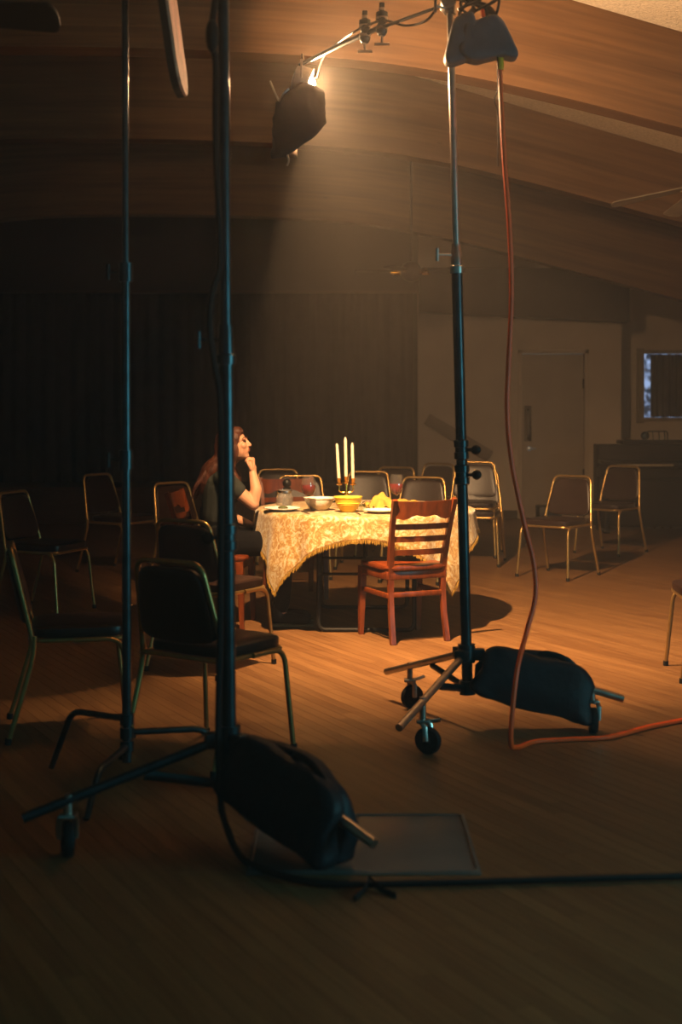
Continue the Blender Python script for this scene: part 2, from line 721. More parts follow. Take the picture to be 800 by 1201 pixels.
def beam(n, y, dz=0.0, d=0.22):
    bm = B()
    uvl = bm.loops.layers.uv.new('UVMap')
    xs = list(np.linspace(-5.2, 5.4, 61))
    rows = 4
    front, back = [], []
    for x in xs:
        z0, z1 = zb(x) + dz, zt(x) + 0.02
        front.append([(x, y, z0 + (z1 - z0) * k / rows) for k in range(rows + 1)])
        back.append([(x, y + d, z0 + (z1 - z0) * k / rows) for k in range(rows + 1)])
    fv = [[bm.verts.new(p) for p in c] for c in front]
    bv = [[bm.verts.new(p) for p in c] for c in back]

    def face(vs, uvs):
        f = bm.faces.new(vs)
        for l, uv in zip(f.loops, uvs):
            l[uvl].uv = uv
    for i in range(len(xs) - 1):
        xa, xb = xs[i] + y * 3.7, xs[i + 1] + y * 3.7
        for k in range(rows):
            ha0, ha1 = front[i][k][2] - front[i][0][2], front[i][k + 1][2] - front[i][0][2]
            hb0, hb1 = front[i + 1][k][2] - front[i + 1][0][2], front[i + 1][k + 1][2] - front[i + 1][0][2]
            u = [(xa, ha0), (xb, hb0), (xb, hb1), (xa, ha1)]
            face((fv[i][k], fv[i + 1][k], fv[i + 1][k + 1], fv[i][k + 1]), u)
            face((bv[i + 1][k], bv[i][k], bv[i][k + 1], bv[i + 1][k + 1]), [u[1], u[0], u[3], u[2]])
        face((fv[i + 1][0], fv[i][0], bv[i][0], bv[i + 1][0]), [(xb, 0.01), (xa, 0.01), (xa, -0.05), (xb, -0.05)])
        face((fv[i][rows], fv[i + 1][rows], bv[i + 1][rows], bv[i][rows]), [(xa, 0), (xb, 0), (xb, .05), (xa, .05)])
    struct('beam_%d' % n, bm, 'glulam', smooth=False, label='laminated timber roof beam with curved underside')


for n, y in enumerate((8.4, 11.35, 14.2, 5.45, 2.5)):
    beam(n + 1, y, -0.24 if n == 2 else 0.0)


def slab(name, pts2, y0, y1, thick, m):
    """Roof slab: polyline pts2 of (x,z), from y0 to y1."""
    bm = B()
    lo0 = [bm.verts.new((x, y0, z)) for x, z in pts2]
    lo1 = [bm.verts.new((x, y1, z)) for x, z in pts2]
    hi0 = [bm.verts.new((x, y0, z + thick)) for x, z in pts2]
    hi1 = [bm.verts.new((x, y1, z + thick)) for x, z in pts2]
    for i in range(len(pts2) - 1):
        bm.faces.new((lo0[i], lo1[i], lo1[i + 1], lo0[i + 1]))
        bm.faces.new((hi0[i], hi0[i + 1], hi1[i + 1], hi1[i]))
        bm.faces.new((lo0[i], lo0[i + 1], hi0[i + 1], hi0[i]))
        bm.faces.new((lo1[i + 1], lo1[i], hi1[i], hi1[i + 1]))
    bm.faces.new((lo0[0], hi0[0], hi1[0], lo1[0]))
    bm.faces.new((lo0[-1], lo1[-1], hi1[-1], hi0[-1]))
    return struct(name, bm, m, label='pale rough stucco ceiling following the low roof pitch')


slab('ceiling', [(-5.2, zt(-5.2)), (-3.2, zt(-3.2)), (5.4, zt(5.4))], -1.0, 18.4, 0.12, 'stucco')


def gable_wall(name, x0, x1, y, thick, m, holes=(), z0=0.0):
    """Wall facing the camera under the roof line; holes are (x0,x1,z0,z1)."""
    bm = B()
    xs = sorted({x0, x1} | {h[0] for h in holes} | {h[1] for h in holes} | ({-3.2} if x0 < -3.2 < x1 else set()))
    for a, b in zip(xs[:-1], xs[1:]):
        hs = [h for h in holes if h[0] <= a + 1e-6 and h[1] >= b - 1e-6]
        segs = [(z0, None)]
        if hs:
            h = hs[0]
            segs = [(z0, h[2]), (h[3], None)]
        for s0, s1 in segs:
            if s1 is not None and s1 - s0 < 1e-4:
                continue
            za = s1 if s1 is not None else zt(a) + 0.02
            zc = s1 if s1 is not None else zt(b) + 0.02
            q = [bm.verts.new(p) for p in ((a, y, s0), (b, y, s0), (b, y, zc), (a, y, za))]
            w = [bm.verts.new(p) for p in ((a, y + thick, s0), (b, y + thick, s0), (b, y + thick, zc), (a, y + thick, za))]
            bm.faces.new(q)
            bm.faces.new(w[::-1])
            for k in range(4):
                bm.faces.new((q[k], w[k], w[(k + 1) % 4], q[(k + 1) % 4]))
    return struct(name, bm, m)


# door wall (steps forward beside the stage), window wall to its right, stage back wall
DX0, DX1, DZ = 2.23, 3.0, 2.03
w = gable_wall('wall_back', 0.95, 3.45, 16.8, 0.12, 'wall_paint', holes=[(DX0, DX1, 0.0, DZ)])
w['label'] = 'painted back wall with a flush door beside the stage'
WX0, WX1, WZ0, WZ1 = 3.86, 4.95, 1.21, 2.08
w = gable_wall('wall_window', 3.45, 5.4, 17.6, 0.14, 'wall_paint', holes=[(WX0, WX1, WZ0, WZ1)])
w['label'] = 'painted wall with a small window behind the piano'
bm = B()
box(bm, (3.39, 17.26, 1.7), (0.12, 0.68, 3.3))
struct('wall_return', bm, 'wall_paint', label='short painted return wall beside the window')
bm = B()
box(bm, (1.01, 17.46, 1.9), (0.12, 1.08, 3.7))
struct('wall_stage_side', bm, 'dark_trim', label='dark side wall of the stage recess')
w = gable_wall('wall_stage', -5.2, 0.95, 18.0, 0.1, 'dark_trim')
w['label'] = 'dark wall behind the stage'
# proscenium wall above the stage opening (the curtain hangs below it)
w = gable_wall('wall_proscenium', -5.2, 0.95, 16.8, 0.1, 'dark_trim', z0=2.79)
w['label'] = 'dark wall above the stage opening'
bm = B()
box(bm, (-2.1, 16.78, 2.79), (6.1, 0.05, 0.035))
struct('trim_1', bm, 'stage_wood', label='thin wood moulding above the stage curtain')
# side walls
bm = B()
box(bm, (-5.25, 8.6, 2.35), (0.1, 19.2, 4.7))
struct('wall_left', bm, 'wall_paint', label='plain painted side wall of the hall')
bm = B()
# right wall with an opening for window_2 (y 1.5..3.1, z .8..2.1)
for (y0, y1, z0, z1) in ((-1, 1.5, 0, 2.8), (3.1, 18.2, 0, 2.8), (1.5, 3.1, 0, 0.82), (1.5, 3.1, 2.08, 2.8)):
    box(bm, (5.46, (y0 + y1) / 2, (z0 + z1) / 2), (0.1, y1 - y0, z1 - z0))
struct('wall_right', bm, 'wall_paint', label='plain painted side wall with an opening for the added window')
# window_2 frame, unseen, added round the cool fill light
win2 = thing('window_2', '', 'window', (5.46, 2.3, 0.82))
del win2['category']
win2['kind'] = 'structure'
win2['label'] = 'unseen side window added for the cool fill light'
bm = B()
for y in (-0.78, 0, 0.78):
    box(bm, (0.0, y, 0.63), (0.08, 0.04, 1.26))
for z in (0.02, 1.24):
    box(bm, (0.0, 0, z), (0.08, 1.6, 0.04))
obj('window_frame', bm, 'white_trim', win2, False)
# dark soffit above the door
bm = B()
vs = [(0.95, 2.42), (3.48, 2.30), (3.48, 2.95), (0.95, 2.95)]
q0 = [bm.verts.new((x, 16.42, z + 0.10)) for x, z in vs]
q1 = [bm.verts.new((x, 16.8, z + 0.10)) for x, z in vs]
bm.faces.new(q0)
bm.faces.new(q1[::-1])
for k in range(4):
    bm.faces.new((q0[k], q1[k], q1[(k + 1) % 4], q0[(k + 1) % 4]))
struct('soffit', bm, 'dark_trim', label='dark boxed soffit above the door')

# door
dr = bpy.data.objects.new('door_1', None)
COL.objects.link(dr)
dr.location = (DX0, 16.8, 0)
dr['kind'] = 'structure'
dr['label'] = 'plain flush door with a tall pull handle'
bm = B()
box(bm, ((DX1 - DX0) / 2, 0.05, DZ / 2), (DX1 - DX0 - 0.012, 0.045, DZ - 0.012), bev=0.004)
obj('door_leaf', bm, 'door_paint', dr)
bm = B()
for x in (-0.025, DX1 - DX0 + 0.025):
    box(bm, (x, -0.006, (DZ + 0.05) / 2), (0.05, 0.02, DZ + 0.05), bev=0.003)
box(bm, ((DX1 - DX0) / 2, -0.006, DZ + 0.025), (DX1 - DX0 + 0.1, 0.02, 0.05), bev=0.003)
obj('door_frame', bm, 'wall_paint', dr)
bm = B()
box(bm, (0.075, 0.024, 1.17), (0.09, 0.006, 0.44), bev=0.002)
obj('push_plate', bm, 'dark_trim', dr)
bm = B()
tube(bm, bend([(0.075, 0.024, 1.02), (0.075, -0.03, 1.02), (0.075, -0.03, 1.33), (0.075, 0.024, 1.33)], 0.02), 0.011)
obj('pull_handle', bm, 'steel', dr)
bm = B()
cyl(bm, (0.09, 0.03, 0.86), (0.09, 0.005, 0.86), 0.028)
box(bm, (0.12, 0.0, 0.86), (0.11, 0.02, 0.025), bev=0.006)
obj('latch', bm, 'steel', dr)
for z in (0.55, 1.66):
    bm = B()
    cyl(bm, (DX1 - DX0 - 0.005, 0.018, z - 0.06), (DX1 - DX0 - 0.005, 0.018, z + 0.06), 0.016)
    obj('hinge', bm, 'dark_trim', dr)

# window behind the piano
wn = bpy.data.objects.new('window_1', None)
COL.objects.link(wn)
wn.location = (WX0, 17.6, WZ0)
wn['kind'] = 'structure'
wn['label'] = 'small dark window with a strip of blue daylight at its curtain edge'
ww, wh = WX1 - WX0, WZ1 - WZ0
bm = B()
for x in (0.0, ww):
    box(bm, (x, -0.01, wh / 2), (0.09, 0.06, wh + 0.09), bev=0.006)
for z in (0.0, wh):
    box(bm, (ww / 2, -0.01, z), (ww - 0.09, 0.06, 0.05), bev=0.006)
obj('window_frame', bm, 'white_trim', wn)


def sky_pane():
    m = bpy.data.materials.new('daylight_pane')
    m.use_nodes = True
    nt = m.node_tree
    nt.nodes.remove(nt.nodes['Principled BSDF'])
    e = nt.nodes.new('ShaderNodeEmission')
    n = nt.nodes.new('ShaderNodeTexNoise')
    n.inputs['Scale'].default_value = 14
    n.inputs['Detail'].default_value = 5
    tc = nt.nodes.new('ShaderNodeTexCoord')
    nt.links.new(tc.outputs['Object'], n.inputs['Vector'])
    r = nt.nodes.new('ShaderNodeValToRGB')
    r.color_ramp.elements[0].position = 0.4
    r.color_ramp.elements[0].color = (0.02, 0.035, 0.06, 1)
    r.color_ramp.elements[1].position = 0.66
    r.color_ramp.elements[1].color = (0.45, 0.62, 1.0, 1)
    nt.links.new(n.outputs['Fac'], r.inputs['Fac'])
    nt.links.new(r.outputs['Color'], e.inputs['Color'])
    e.inputs['Strength'].default_value = 0.75
    nt.links.new(e.outputs[0], nt.nodes['Material Output'].inputs['Surface'])
    MATS['daylight_pane'] = m


sky_pane()
bm = B()
box(bm, (ww / 2, 0.13, wh / 2), (ww, 0.012, wh))
obj('pane', bm, 'daylight_pane', wn, False)
bm = B()
pts = []
for k in range(60):
    x = 0.15 + (ww - 0.2) * k / 59
    pts.append((x, 0.07 + 0.018 * math.sin(k * 1.15)))
lo = [[bm.verts.new((x, y + d, z)) for z in (0.03, wh - 0.03)] for d in (0, 0.006) for x, y in pts]
n = len(pts)
for i in range(n - 1):
    bm.faces.new((lo[i][0], lo[i + 1][0], lo[i + 1][1], lo[i][1]))
    bm.faces.new((lo[n + i + 1][0], lo[n + i][0], lo[n + i][1], lo[n + i + 1][1]))
obj('blind', bm, 'curtain', wn)

# baseboards
bm = B()
for x0, x1, y in ((0.96, DX0 - 0.06, 16.785), (DX1 + 0.06, 3.44, 16.785), (3.46, 5.4, 17.585)):
    box(bm, ((x0 + x1) / 2, y, 0.05), (x1 - x0, 0.025, 0.1), bev=0.004)
struct('baseboard_back', bm, 'dark_trim', label='dark baseboard along the back wall')

# ------------------------------------------------------------------ stage
st = thing('stage', 'low wooden stage platform in front of the dark curtain', 'stage', (-2.13, 17.0, 0))
bm = B()
box(bm, (0, 0.0, 0.41), (6.1, 1.9, 0.04), bev=0.006)
obj('stage_deck', bm, 'stage_wood', st)
for k in range(5):
    bm = B()
    box(bm, (-2.42 + 1.21 * k, -0.91, 0.195), (1.2, 0.03, 0.39), bev=0.004)
    obj('front_panel', bm, 'stage_wood', st)
cu = thing('stage_curtain', 'dark pleated stage curtain hanging behind the dining table', 'curtain', (-2.13, 17.0, 0.435))
for k, (xa, xb) in enumerate(((-3.05, -1.0), (-1.02, 1.02), (1.0, 3.02))):
    bm = B()
    n = 150
    cols = []
    for i in range(n + 1):
        x = xa + (xb - xa) * i / n
        y = 0.03 * math.sin(x * 34 + k) + 0.012 * math.sin(x * 13.3) + 0.1 * (k % 2)
        cols.append([[bm.verts.new((x, y + d, z)) for z in (0.0, 1.2, 2.36)] for d in (0, 0.008)])
    for i in range(n):
        for j in range(2):
            a, b2 = cols[i][0], cols[i + 1][0]
            bm.faces.new((a[j], b2[j], b2[j + 1], a[j + 1]))
            a, b2 = cols[i][1], cols[i + 1][1]
            bm.faces.new((b2[j], a[j], a[j + 1], b2[j + 1]))
    obj('curtain_panel', bm, 'curtain', cu)
bm = B()
cyl(bm, (-3.05, 0.05, 2.37), (3.05, 0.05, 2.37), 0.02)
obj('rail', bm, 'black_metal', cu)

sp = thing('stage_steps', 'short wooden steps leading up to the stage beside the door wall', 'steps', (1.25, 16.45, 0))
for k in range(3):
    bm = B()
    box(bm, (-0.12 + 0.27 * k - 0.02, 0, 0.4 - 0.13 * k - 0.015), (0.28, 0.6, 0.03), bev=0.005)
    obj('tread', bm, 'stage_wood', sp)
    bm = B()
    box(bm, (0.0 + 0.27 * k - 0.02, 0.0, 0.2 - 0.065 * k - 0.02), (0.02, 0.58, 0.37 - 0.13 * k))
    obj('riser', bm, 'stage_wood', sp, False)
bm = B()
box(bm, (1.44, 16.74, 1.0), (0.9, 0.045, 0.15), rot=(0, math.radians(31), 0), bev=0.01)
hr = obj('handrail_board', bm, 'rail_paint')
tag(hr, 'dark sloping handrail board fixed to the wall beside the stage', 'handrail')

# ------------------------------------------------------------------ piano
pn_ = thing('upright_piano', 'dark upright piano standing below the small window', 'piano', (3.55, 15.25, 0))
bm = B()
box(bm, (0, 0.12, 0.5), (1.35, 0.36, 0.92), bev=0.012)
obj('case', bm, 'dark_wood', pn_)
bm = B()
box(bm, (0.14, 0.12, 0.985), (1.10, 0.40, 0.04), bev=0.01)
obj('top_lid', bm, 'dark_wood', pn_)
bm = B()
box(bm, (0, -0.15, 0.66), (1.40, 0.34, 0.10), bev=0.012)
obj('keybed', bm, 'dark_wood', pn_)
bm = B()
box(bm, (0.0, -0.13, 0.775), (1.36, 0.28, 0.04), bev=0.015)
obj('key_cover', bm, 'dark_wood', pn_)
bm = B()
box(bm, (-0.22, -0.325, 0.745), (0.62, 0.02, 0.022), bev=0.004)
obj('key_edge_glint', bm, 'fan_blade_pale', pn_)  # pale bar, the keyboard edge's highlight put into the colour
for x in (-0.64, 0.64):
    bm = B()
    lathe(bm, [(0.03, 0.0), (0.035, 0.04), (0.025, 0.1), (0.04, 0.35), (0.045, 0.61)], 12, (x, -0.27, 0))
    obj('leg', bm, 'dark_wood', pn_)
    bm = B()
    box(bm, (x, -0.1, 0.02), (0.07, 0.5, 0.04), bev=0.008)
    obj('toe_block', bm, 'dark_wood', pn_)
bm = B()
box(bm, (-0.05, -0.06, 0.3), (1.2, 0.03, 0.5), bev=0.006)
obj('lower_panel', bm, 'dark_wood', pn_)
for x in (-0.09, 0.0, 0.09):
    bm = B()
    tube(bm, spline([(x, -0.05, 0.07), (x, -0.15, 0.07), (x, -0.2, 0.05)]), 0.014, flat=0.5)
    obj('pedal', bm, 'brass', pn_)
# small stand on the piano
sm = thing('wire_rack', 'small dark wire rack standing on top of the piano', 'rack', (3.56, 15.37, 1.005))
bm = B()
tube(bm, bend([(-0.12, 0, 0), (-0.12, 0, 0.1), (0.12, 0, 0.1), (0.12, 0, 0)], 0.03), 0.008)
obj('loop', bm, 'black_metal', sm)
for x in (-0.05, 0.02, 0.08):
    bm = B()
    tube(bm, [(x, 0, 0.098), (x, -0.03, 0.05), (x, -0.03, 0)], 0.006)
    obj('wire', bm, 'black_metal', sm)
bm = B()
ell(bm, (-0.13, 0.02, 0.05), (0.05, 0.04, 0.05))
obj('knob', bm, 'black_metal', sm)
bm = B()
box(bm, (2.36, 15.5, 0.13), (0.26, 0.3, 0.26), bev=0.02)
ob = obj('black_case', bm, 'black_paint')
tag(ob, 'small black equipment case on the floor beside the door', 'case')


# ------------------------------------------------------------------ chairs
def make_stack_chair():
    t = thing('stacking_chair', 'x', 'chair')
    # front is +y
    bm = B()
    vs = ell(bm, (0, 0.01, 0.455), (0.212, 0.205, 0.03), e=0.36, u=28, v=12)
    obj('seat', bm, 'brown_vinyl', t)
    bm = B()
    tube(bm, bend([(-0.205, -0.2, 0.425), (-0.205, 0.2, 0.425), (0.205, 0.2, 0.425), (0.205, -0.2, 0.425), (-0.205, -0.2, 0.425)], 0.05), 0.011)
    obj('seat_frame', bm, 'gold_tube', t)
    bm = B()
    pts = bend([(-0.225, -0.185, 0.40), (-0.17, -0.285, 0.815), (0.17, -0.285, 0.815), (0.225, -0.185, 0.40)], 0.055, 7)
    tube(bm, pts, 0.0115, 10)
    obj('back_frame', bm, 'gold_tube', t)
    bm = B()
    # padded back, wider below than above, leaning with the frame
    vs = ell(bm, (0, 0, 0), (0.185, 0.022, 0.155), e=0.36, u=28, v=14)
    for v in vs:
        v.co.x *= 1.0 - 0.14 * (v.co.z / 0.155)
        v.co.y += -0.016 * (1 - (v.co.x / 0.185) ** 2)
    bmesh.ops.transform(bm, matrix=Matrix.Translation((0, -0.243, 0.645)) @ Euler((math.radians(13.5), 0, 0)).to_matrix().to_4x4(), verts=vs)
    obj('backrest', bm, 'brown_vinyl', t)
    for s in (-1, 1):
        bm = B()
        tube(bm, bend([(s * 0.216, -0.02, 0.425), (s * 0.216, 0.185, 0.425), (s * 0.236, 0.225, 0.018)], 0.07, 7), 0.0115, 10)
        l = obj('leg', bm, 'gold_tube', t)
        bm = B()
        cyl(bm, (s * 0.2365, 0.226, 0.026), (s * 0.237, 0.2265, 0.0), 0.0145)
        obj('foot_cap', bm, 'rubber', l)
        bm = B()
        tube(bm, spline([(s * 0.224, -0.185, 0.45), (s * 0.228, -0.20, 0.33), (s * 0.24, -0.29, 0.018)], 6), 0.0115, 10)
        l = obj('leg', bm, 'gold_tube', t)
        bm = B()
        cyl(bm, (s * 0.24, -0.292, 0.026), (s * 0.2405, -0.294, 0.0), 0.0145)
        obj('foot_cap', bm, 'rubber', l)
    return t


SG = 'gold-tube stacking chairs'
stack_chairs = [
    # x, y, facing(dx,dy), z, label
    (1.775, 11.27, (-0.62, -0.78), 0, 'gold-tube stacking chair standing alone in front of the flush door'),
    (2.55, 13.0, (-0.66, -0.75), 0, 'gold-tube stacking chair in front of the piano'),
    (1.19, 12.15, (-0.22, -0.97), 0, 'gold-tube stacking chair with shiny brown back, lower of two stacked beyond the rolling stand'),
    (1.165, 12.17, (-0.22, -0.97), 0.075, 'gold-tube stacking chair, upper of two stacked beyond the rolling stand'),
    (0.82, 13.5, (-0.6, -0.8), 0, 'gold-tube stacking chair behind the table, the one beside the stage steps'),
    (0.43, 12.7, (-0.35, -0.94), 0, 'gold-tube stacking chair behind the table, between two others near the candelabra'),
    (0.21, 11.9, (-0.12, -0.99), 0, 'gold-tube stacking chair just behind the three candles'),
    (0.60, 11.0, (-0.3, -0.95), 0, 'pale-backed gold-tube stacking chair behind the wine glass and yellow napkin'),
    (-0.54, 12.3, (0.15, -0.99), 0, 'gold-tube stacking chair farther behind the wooden chair and glass jar'),
    (-0.33, 11.25, (0.05, -1.0), 0, 'gold-tube stacking chair close behind the wooden chair and glass jar'),
    (1.99, 7.22, (-1.0, 0.06), 0, 'gold-tube stacking chair on the open floor beside the rolling stand, facing the table'),
    (-1.10, 10.35, (0.75, -0.66), 0, 'gold-tube stacking chair on the curtain side of the seated woman'),
    (-0.69, 7.45, (0.52, 0.85), 0, 'gold-tube stacking chair just behind the seated woman on the open floor, facing the table'),
    (-0.52, 5.62, (0.57, 0.82), 0, 'shadowed stacking chair seen from behind, close to the sandbagged stand'),
    (-1.86, 11.6, (0.85, -0.52), 0, 'shadowed stacking chair by the stage with empty floor around it'),
    (-2.02, 9.4, (0.93, -0.35), 0, 'very dark stacking chair in the shade beyond the thin light stand'),
    (-1.17, 6.05, (0.97, 0.22), 0, 'very dark stacking chair beside the thin light stand'),
]
proto = make_stack_chair()
for i, (x, y, (fx, fy), z, lab) in enumerate(stack_chairs):
    rz = math.atan2(fy, fx) - PI / 2
    if i == 0:
        proto.location = (x, y, z)
        proto.rotation_euler = (0, 0, rz)
        proto['label'] = lab
        proto['group'] = SG
    else:
        dup(proto, (x, y, z), rz, lab, SG)


def make_wood_chair():
    t = thing('wooden_chair', 'x', 'chair')
    # front is +y; slat back leans towards -y
    w = 0.185
    for s in (-1, 1):
        bm = B()
        tube(bm, spline([(s * w * 0.98, -0.225, 0.0), (s * w * 0.95, -0.185, 0.22), (s * w * 0.95, -0.18, 0.44), (s * w * 1.02, -0.225, 0.66), (s * w * 1.08, -0.29, 0.865)], 5),
             [0.021] * 8 + [0.023] * 6 + [0.020] * 7, 4, ref=(0.7071, 0.7071, 0))
        obj('rear_post', bm, 'chair_wood', t)
        bm = B()
        tube(bm, [(s * 0.195, 0.185, 0.43), (s * 0.195, 0.19, 0.3), (s * 0.198, 0.2, 0.0)], [0.03, 0.028, 0.019], 4, ref=(0.7071, 0.7071, 0))
        obj('leg', bm, 'chair_wood', t)
        bm = B()
        box(bm, (s * 0.19, 0.0, 0.285), (0.018, 0.36, 0.032), bev=0.004)
        obj('stretcher', bm, 'chair_wood', t)
        bm = B()
        box(bm, (s * 0.193, 0.0, 0.405), (0.02, 0.36, 0.05), bev=0.004)
        obj('apron', bm, 'chair_wood', t)
    for y, z in ((0.19, 0.405), (-0.185, 0.405)):
        bm = B()
        box(bm, (0, y, z), (0.36, 0.02, 0.05), bev=0.004)
        obj('apron', bm, 'chair_wood', t)
    bm = B()
    box(bm, (0, -0.185, 0.29), (0.345, 0.018, 0.032), bev=0.004)
    obj('stretcher', bm, 'chair_wood', t)
    # seat, slightly dished, rounded front corners
    bm = B()
    vs = ell(bm, (0, 0.01, 0.45), (0.215, 0.22, 0.02), e=0.3, u=36, v=8)
    obj('seat', bm, 'chair_wood_seat', t)

    def slat(z, h, crest=False):
        bm = B()
        n = 14
        rows = []
        tt = (z - 0.44) / 0.425
        for i in range(n + 1):
            q = -1 + 2 * i / n
            x = q * w * (0.97 + 0.10 * tt)
            yb = -0.18 - 0.045 * (tt * 0.9) - 0.06 * tt * tt - 0.03 * (1 - q * q)
            hb = h
            zl = z - hb / 2
            if crest:
                zl += 0.010 * math.cos(q * PI * 1.0) - 0.008 * math.cos(q * PI * 3)
            zh = z + hb / 2 + (0.006 * q * q if crest else 0)
            rows.append([bm.verts.new(p) for p in ((x, yb - 0.008, zl), (x, yb - 0.008 - 0.15 * hb, zh), (x, yb + 0.008 - 0.15 * hb, zh), (x, yb + 0.008, zl))])
        for a, b2 in zip(rows[:-1], rows[1:]):
            for k in range(4):
                bm.faces.new((a[k], a[(k + 1) % 4], b2[(k + 1) % 4], b2[k]))
        bm.faces.new(rows[0][::-1])
        bm.faces.new(rows[-1])
        return bm
    obj('crest_rail', slat(0.805, 0.095, True), 'chair_wood', t)
    for z in (0.70, 0.625, 0.545):
        obj('slat', slat(z, 0.034), 'chair_wood', t)
    return t


def face_rz(fx, fy):
    return math.atan2(fy, fx) - PI / 2


wc = make_wood_chair()
wc.location = (0.385, 8.37, 0)
wc.rotation_euler = (0, 0, face_rz(-0.40, 0.92))
wc['label'] = 'wooden slat-back chair pushed up to the table with its back in the light'
wc['group'] = 'wooden slat-back chairs at the table'
dup(wc, (-0.80, 8.85, 0), face_rz(1.0, -0.12), 'wooden slat-back chair that the woman sits on')
dup(wc, (-0.35, 10.12, 0), face_rz(0.25, -0.97), 'wooden slat-back chair across the table behind the glass jar')

# ------------------------------------------------------------------ table and cloth
TC = Vector((0.16, 9.02, 0))
TR, TZ = 0.715, 0.742
tb = thing('round_table', 'round folding banquet table under the gold cloth', 'table', TC)
bm = B()
lathe(bm, [(TR - 0.02, TZ - 0.03), (TR, TZ - 0.024), (TR, TZ - 0.004), (TR - 0.006, TZ)], 64)
obj('table_top', bm, 'table_wood', tb)
for sy in (-1, 1):
    bm = B()
    y0 = 0.47 * sy
    tube(bm, bend([(-0.3, y0 * 0.85, TZ - 0.04), (-0.3, y0, 0.014), (0.3, y0, 0.014), (0.3, y0 * 0.85, TZ - 0.04)], 0.05), 0.014, 10)
    obj('leg_frame', bm, 'table_metal', tb)
    bm = B()
    cyl(bm, (0, y0 * 0.93, 0.36), (0, 0, TZ - 0.045), 0.009)
    cyl(bm, (-0.3, y0 * 0.93, 0.36), (0.3, y0 * 0.93, 0.36), 0.009)
    obj('brace', bm, 'table_metal', tb)

CA = 0.86                      # half side of the square cloth
CROT = math.radians(-2)


def cloth_pt(u, v):
    r = math.hypot(u, v)
    th = math.atan2(v, u)
    R = TR + 0.008
    z = TZ + 0.003
    if r <= R - 0.02:
        return Vector((u, v, z))
    s = r - (R - 0.02)
    rb = 0.022
    arc = rb * PI / 2
    if s < arc:
        a = s / rb
        rr, zz = (R - 0.02) + rb * math.sin(a), z - rb * (1 - math.cos(a))
    else:
        d = s - arc
        rr, zz = R + 0.002, z - rb - d * 0.985
        fold = 0.5 + 0.5 * math.sin(th * 15 + 0.8 * math.sin(th * 4 + 1))
        fold2 = 0.5 + 0.5 * math.sin(th * 31 + 2)
        rr += min(d, 0.3) * (0.16 * fold + 0.05 * fold2) + d * 0.03
    return Vector((rr * math.cos(th), rr * math.sin(th), zz))


cl = thing('tablecloth', 'gold damask cloth with fringed hem draped over the round table', 'tablecloth', TC, CROT)
bm = B()
uvl = bm.loops.layers.uv.new('UVMap')
N = 120
grid = [[bm.verts.new(cloth_pt(-CA + 2 * CA * i / N, -CA + 2 * CA * j / N)) for j in range(N + 1)] for i in range(N + 1)]
for i in range(N):
    for j in range(N):
        f = bm.faces.new((grid[i][j], grid[i + 1][j], grid[i + 1][j + 1], grid[i][j + 1]))
        for l, (a, b2) in zip(f.loops, ((i, j), (i + 1, j), (i + 1, j + 1), (i, j + 1))):
            l[uvl].uv = (a / N * 2 * CA, b2 / N * 2 * CA)
co = obj('cloth', bm, 'damask', cl, auto=False)
md = co.modifiers.new('thickness', 'SOLIDIFY')
md.thickness = 0.0015
md.offset = -1
# fringe: short thread bundles all along the hem
bm = B()
rf = random.Random(5)
for side in range(4):
    for k in range(150):
        q = -CA + 2 * CA * (k + 0.5) / 150
        u, v = ((q, -CA), (CA, q), (q, CA), (-CA, q))[side]
        p = cloth_pt(u, v)
        o2 = cloth_pt(u * 0.99, v * 0.99)
        d = (p - o2).normalized()
        d = (d + Vector((0, 0, -0.6)) + Vector((rf.uniform(-.25, .25), rf.uniform(-.25, .25), 0))).normalized()
        L = rf.uniform(0.018, 0.03)
        tube(bm, [p - d * 0.004, p + d * L * 0.6, p + d * L], [0.0028, 0.0034, 0.001], 4)
fr = obj('fringe', bm, 'yellow_napkin', cl)
fr['kind'] = 'stuff'

TT = TZ + 0.0045     # top of the cloth


def plate(x, y, r, label):
    bm = B()
    lathe(bm, [(r * 0.55, 0.0), (r * 0.6, 0.004), (r, 0.018), (r, 0.022), (r * 0.92, 0.020), (r * 0.6, 0.008), (0.002, 0.007)], 36)
    o = obj('plate', bm, 'white_china')
    o.location = (x, y, TT)
    tag(o, label, 'plate', 'white plates on the table')


plate(-0.375, 8.72, 0.118, 'white plate in front of the woman')
plate(0.25, 8.57, 0.11, 'white plate at the place of the empty wooden chair')
plate(-0.10, 9.5, 0.115, 'white plate on the far side of the table before the wooden chair')
bm = B()
ell(bm, (-0.37, 8.70, TT + 0.021), (0.032, 0.022, 0.012), e=0.8)
tag(obj('olive_bite', bm, 'leaf'), 'small dark bite of food on the plate of the woman', 'food')


def bowl(name, x, y, r, h, m, label):
    t = thing(name, label, 'bowl', (x, y, TT))
    bm = B()
    lathe(bm, [(r * 0.5, 0), (r * 0.52, 0.006), (r * 0.72, h * 0.25), (r * 0.92, h * 0.65), (r * 0.98, h * 0.9), (r * 1.03, h * 0.94), (r * 1.03, h),
               (r * 0.95, h), (r * 0.88, h * 0.66), (r * 0.66, h * 0.26), (0.002, 0.012)], 40)
    obj('bowl_body', bm, m, t)
    if m == 'yellow_china':
        for z in (0.5, 0.58):
            bm = B()
            rr = r * (0.84 if z == 0.5 else 0.885)
            tube(bm, [(rr * math.cos(a), rr * math.sin(a), h * z) for a in np.linspace(0, 2 * PI, 41)], 0.003, 6)
            obj('ridge', bm, m, t)


bowl('mixing_bowl', 0.045, 8.64, 0.088, 0.098, 'yellow_china', 'yellow mixing bowl in front of the candelabra')
bowl('serving_bowl', -0.14, 8.78, 0.098, 0.082, 'white_china', 'white bowl between the wine glass and the yellow bowl')


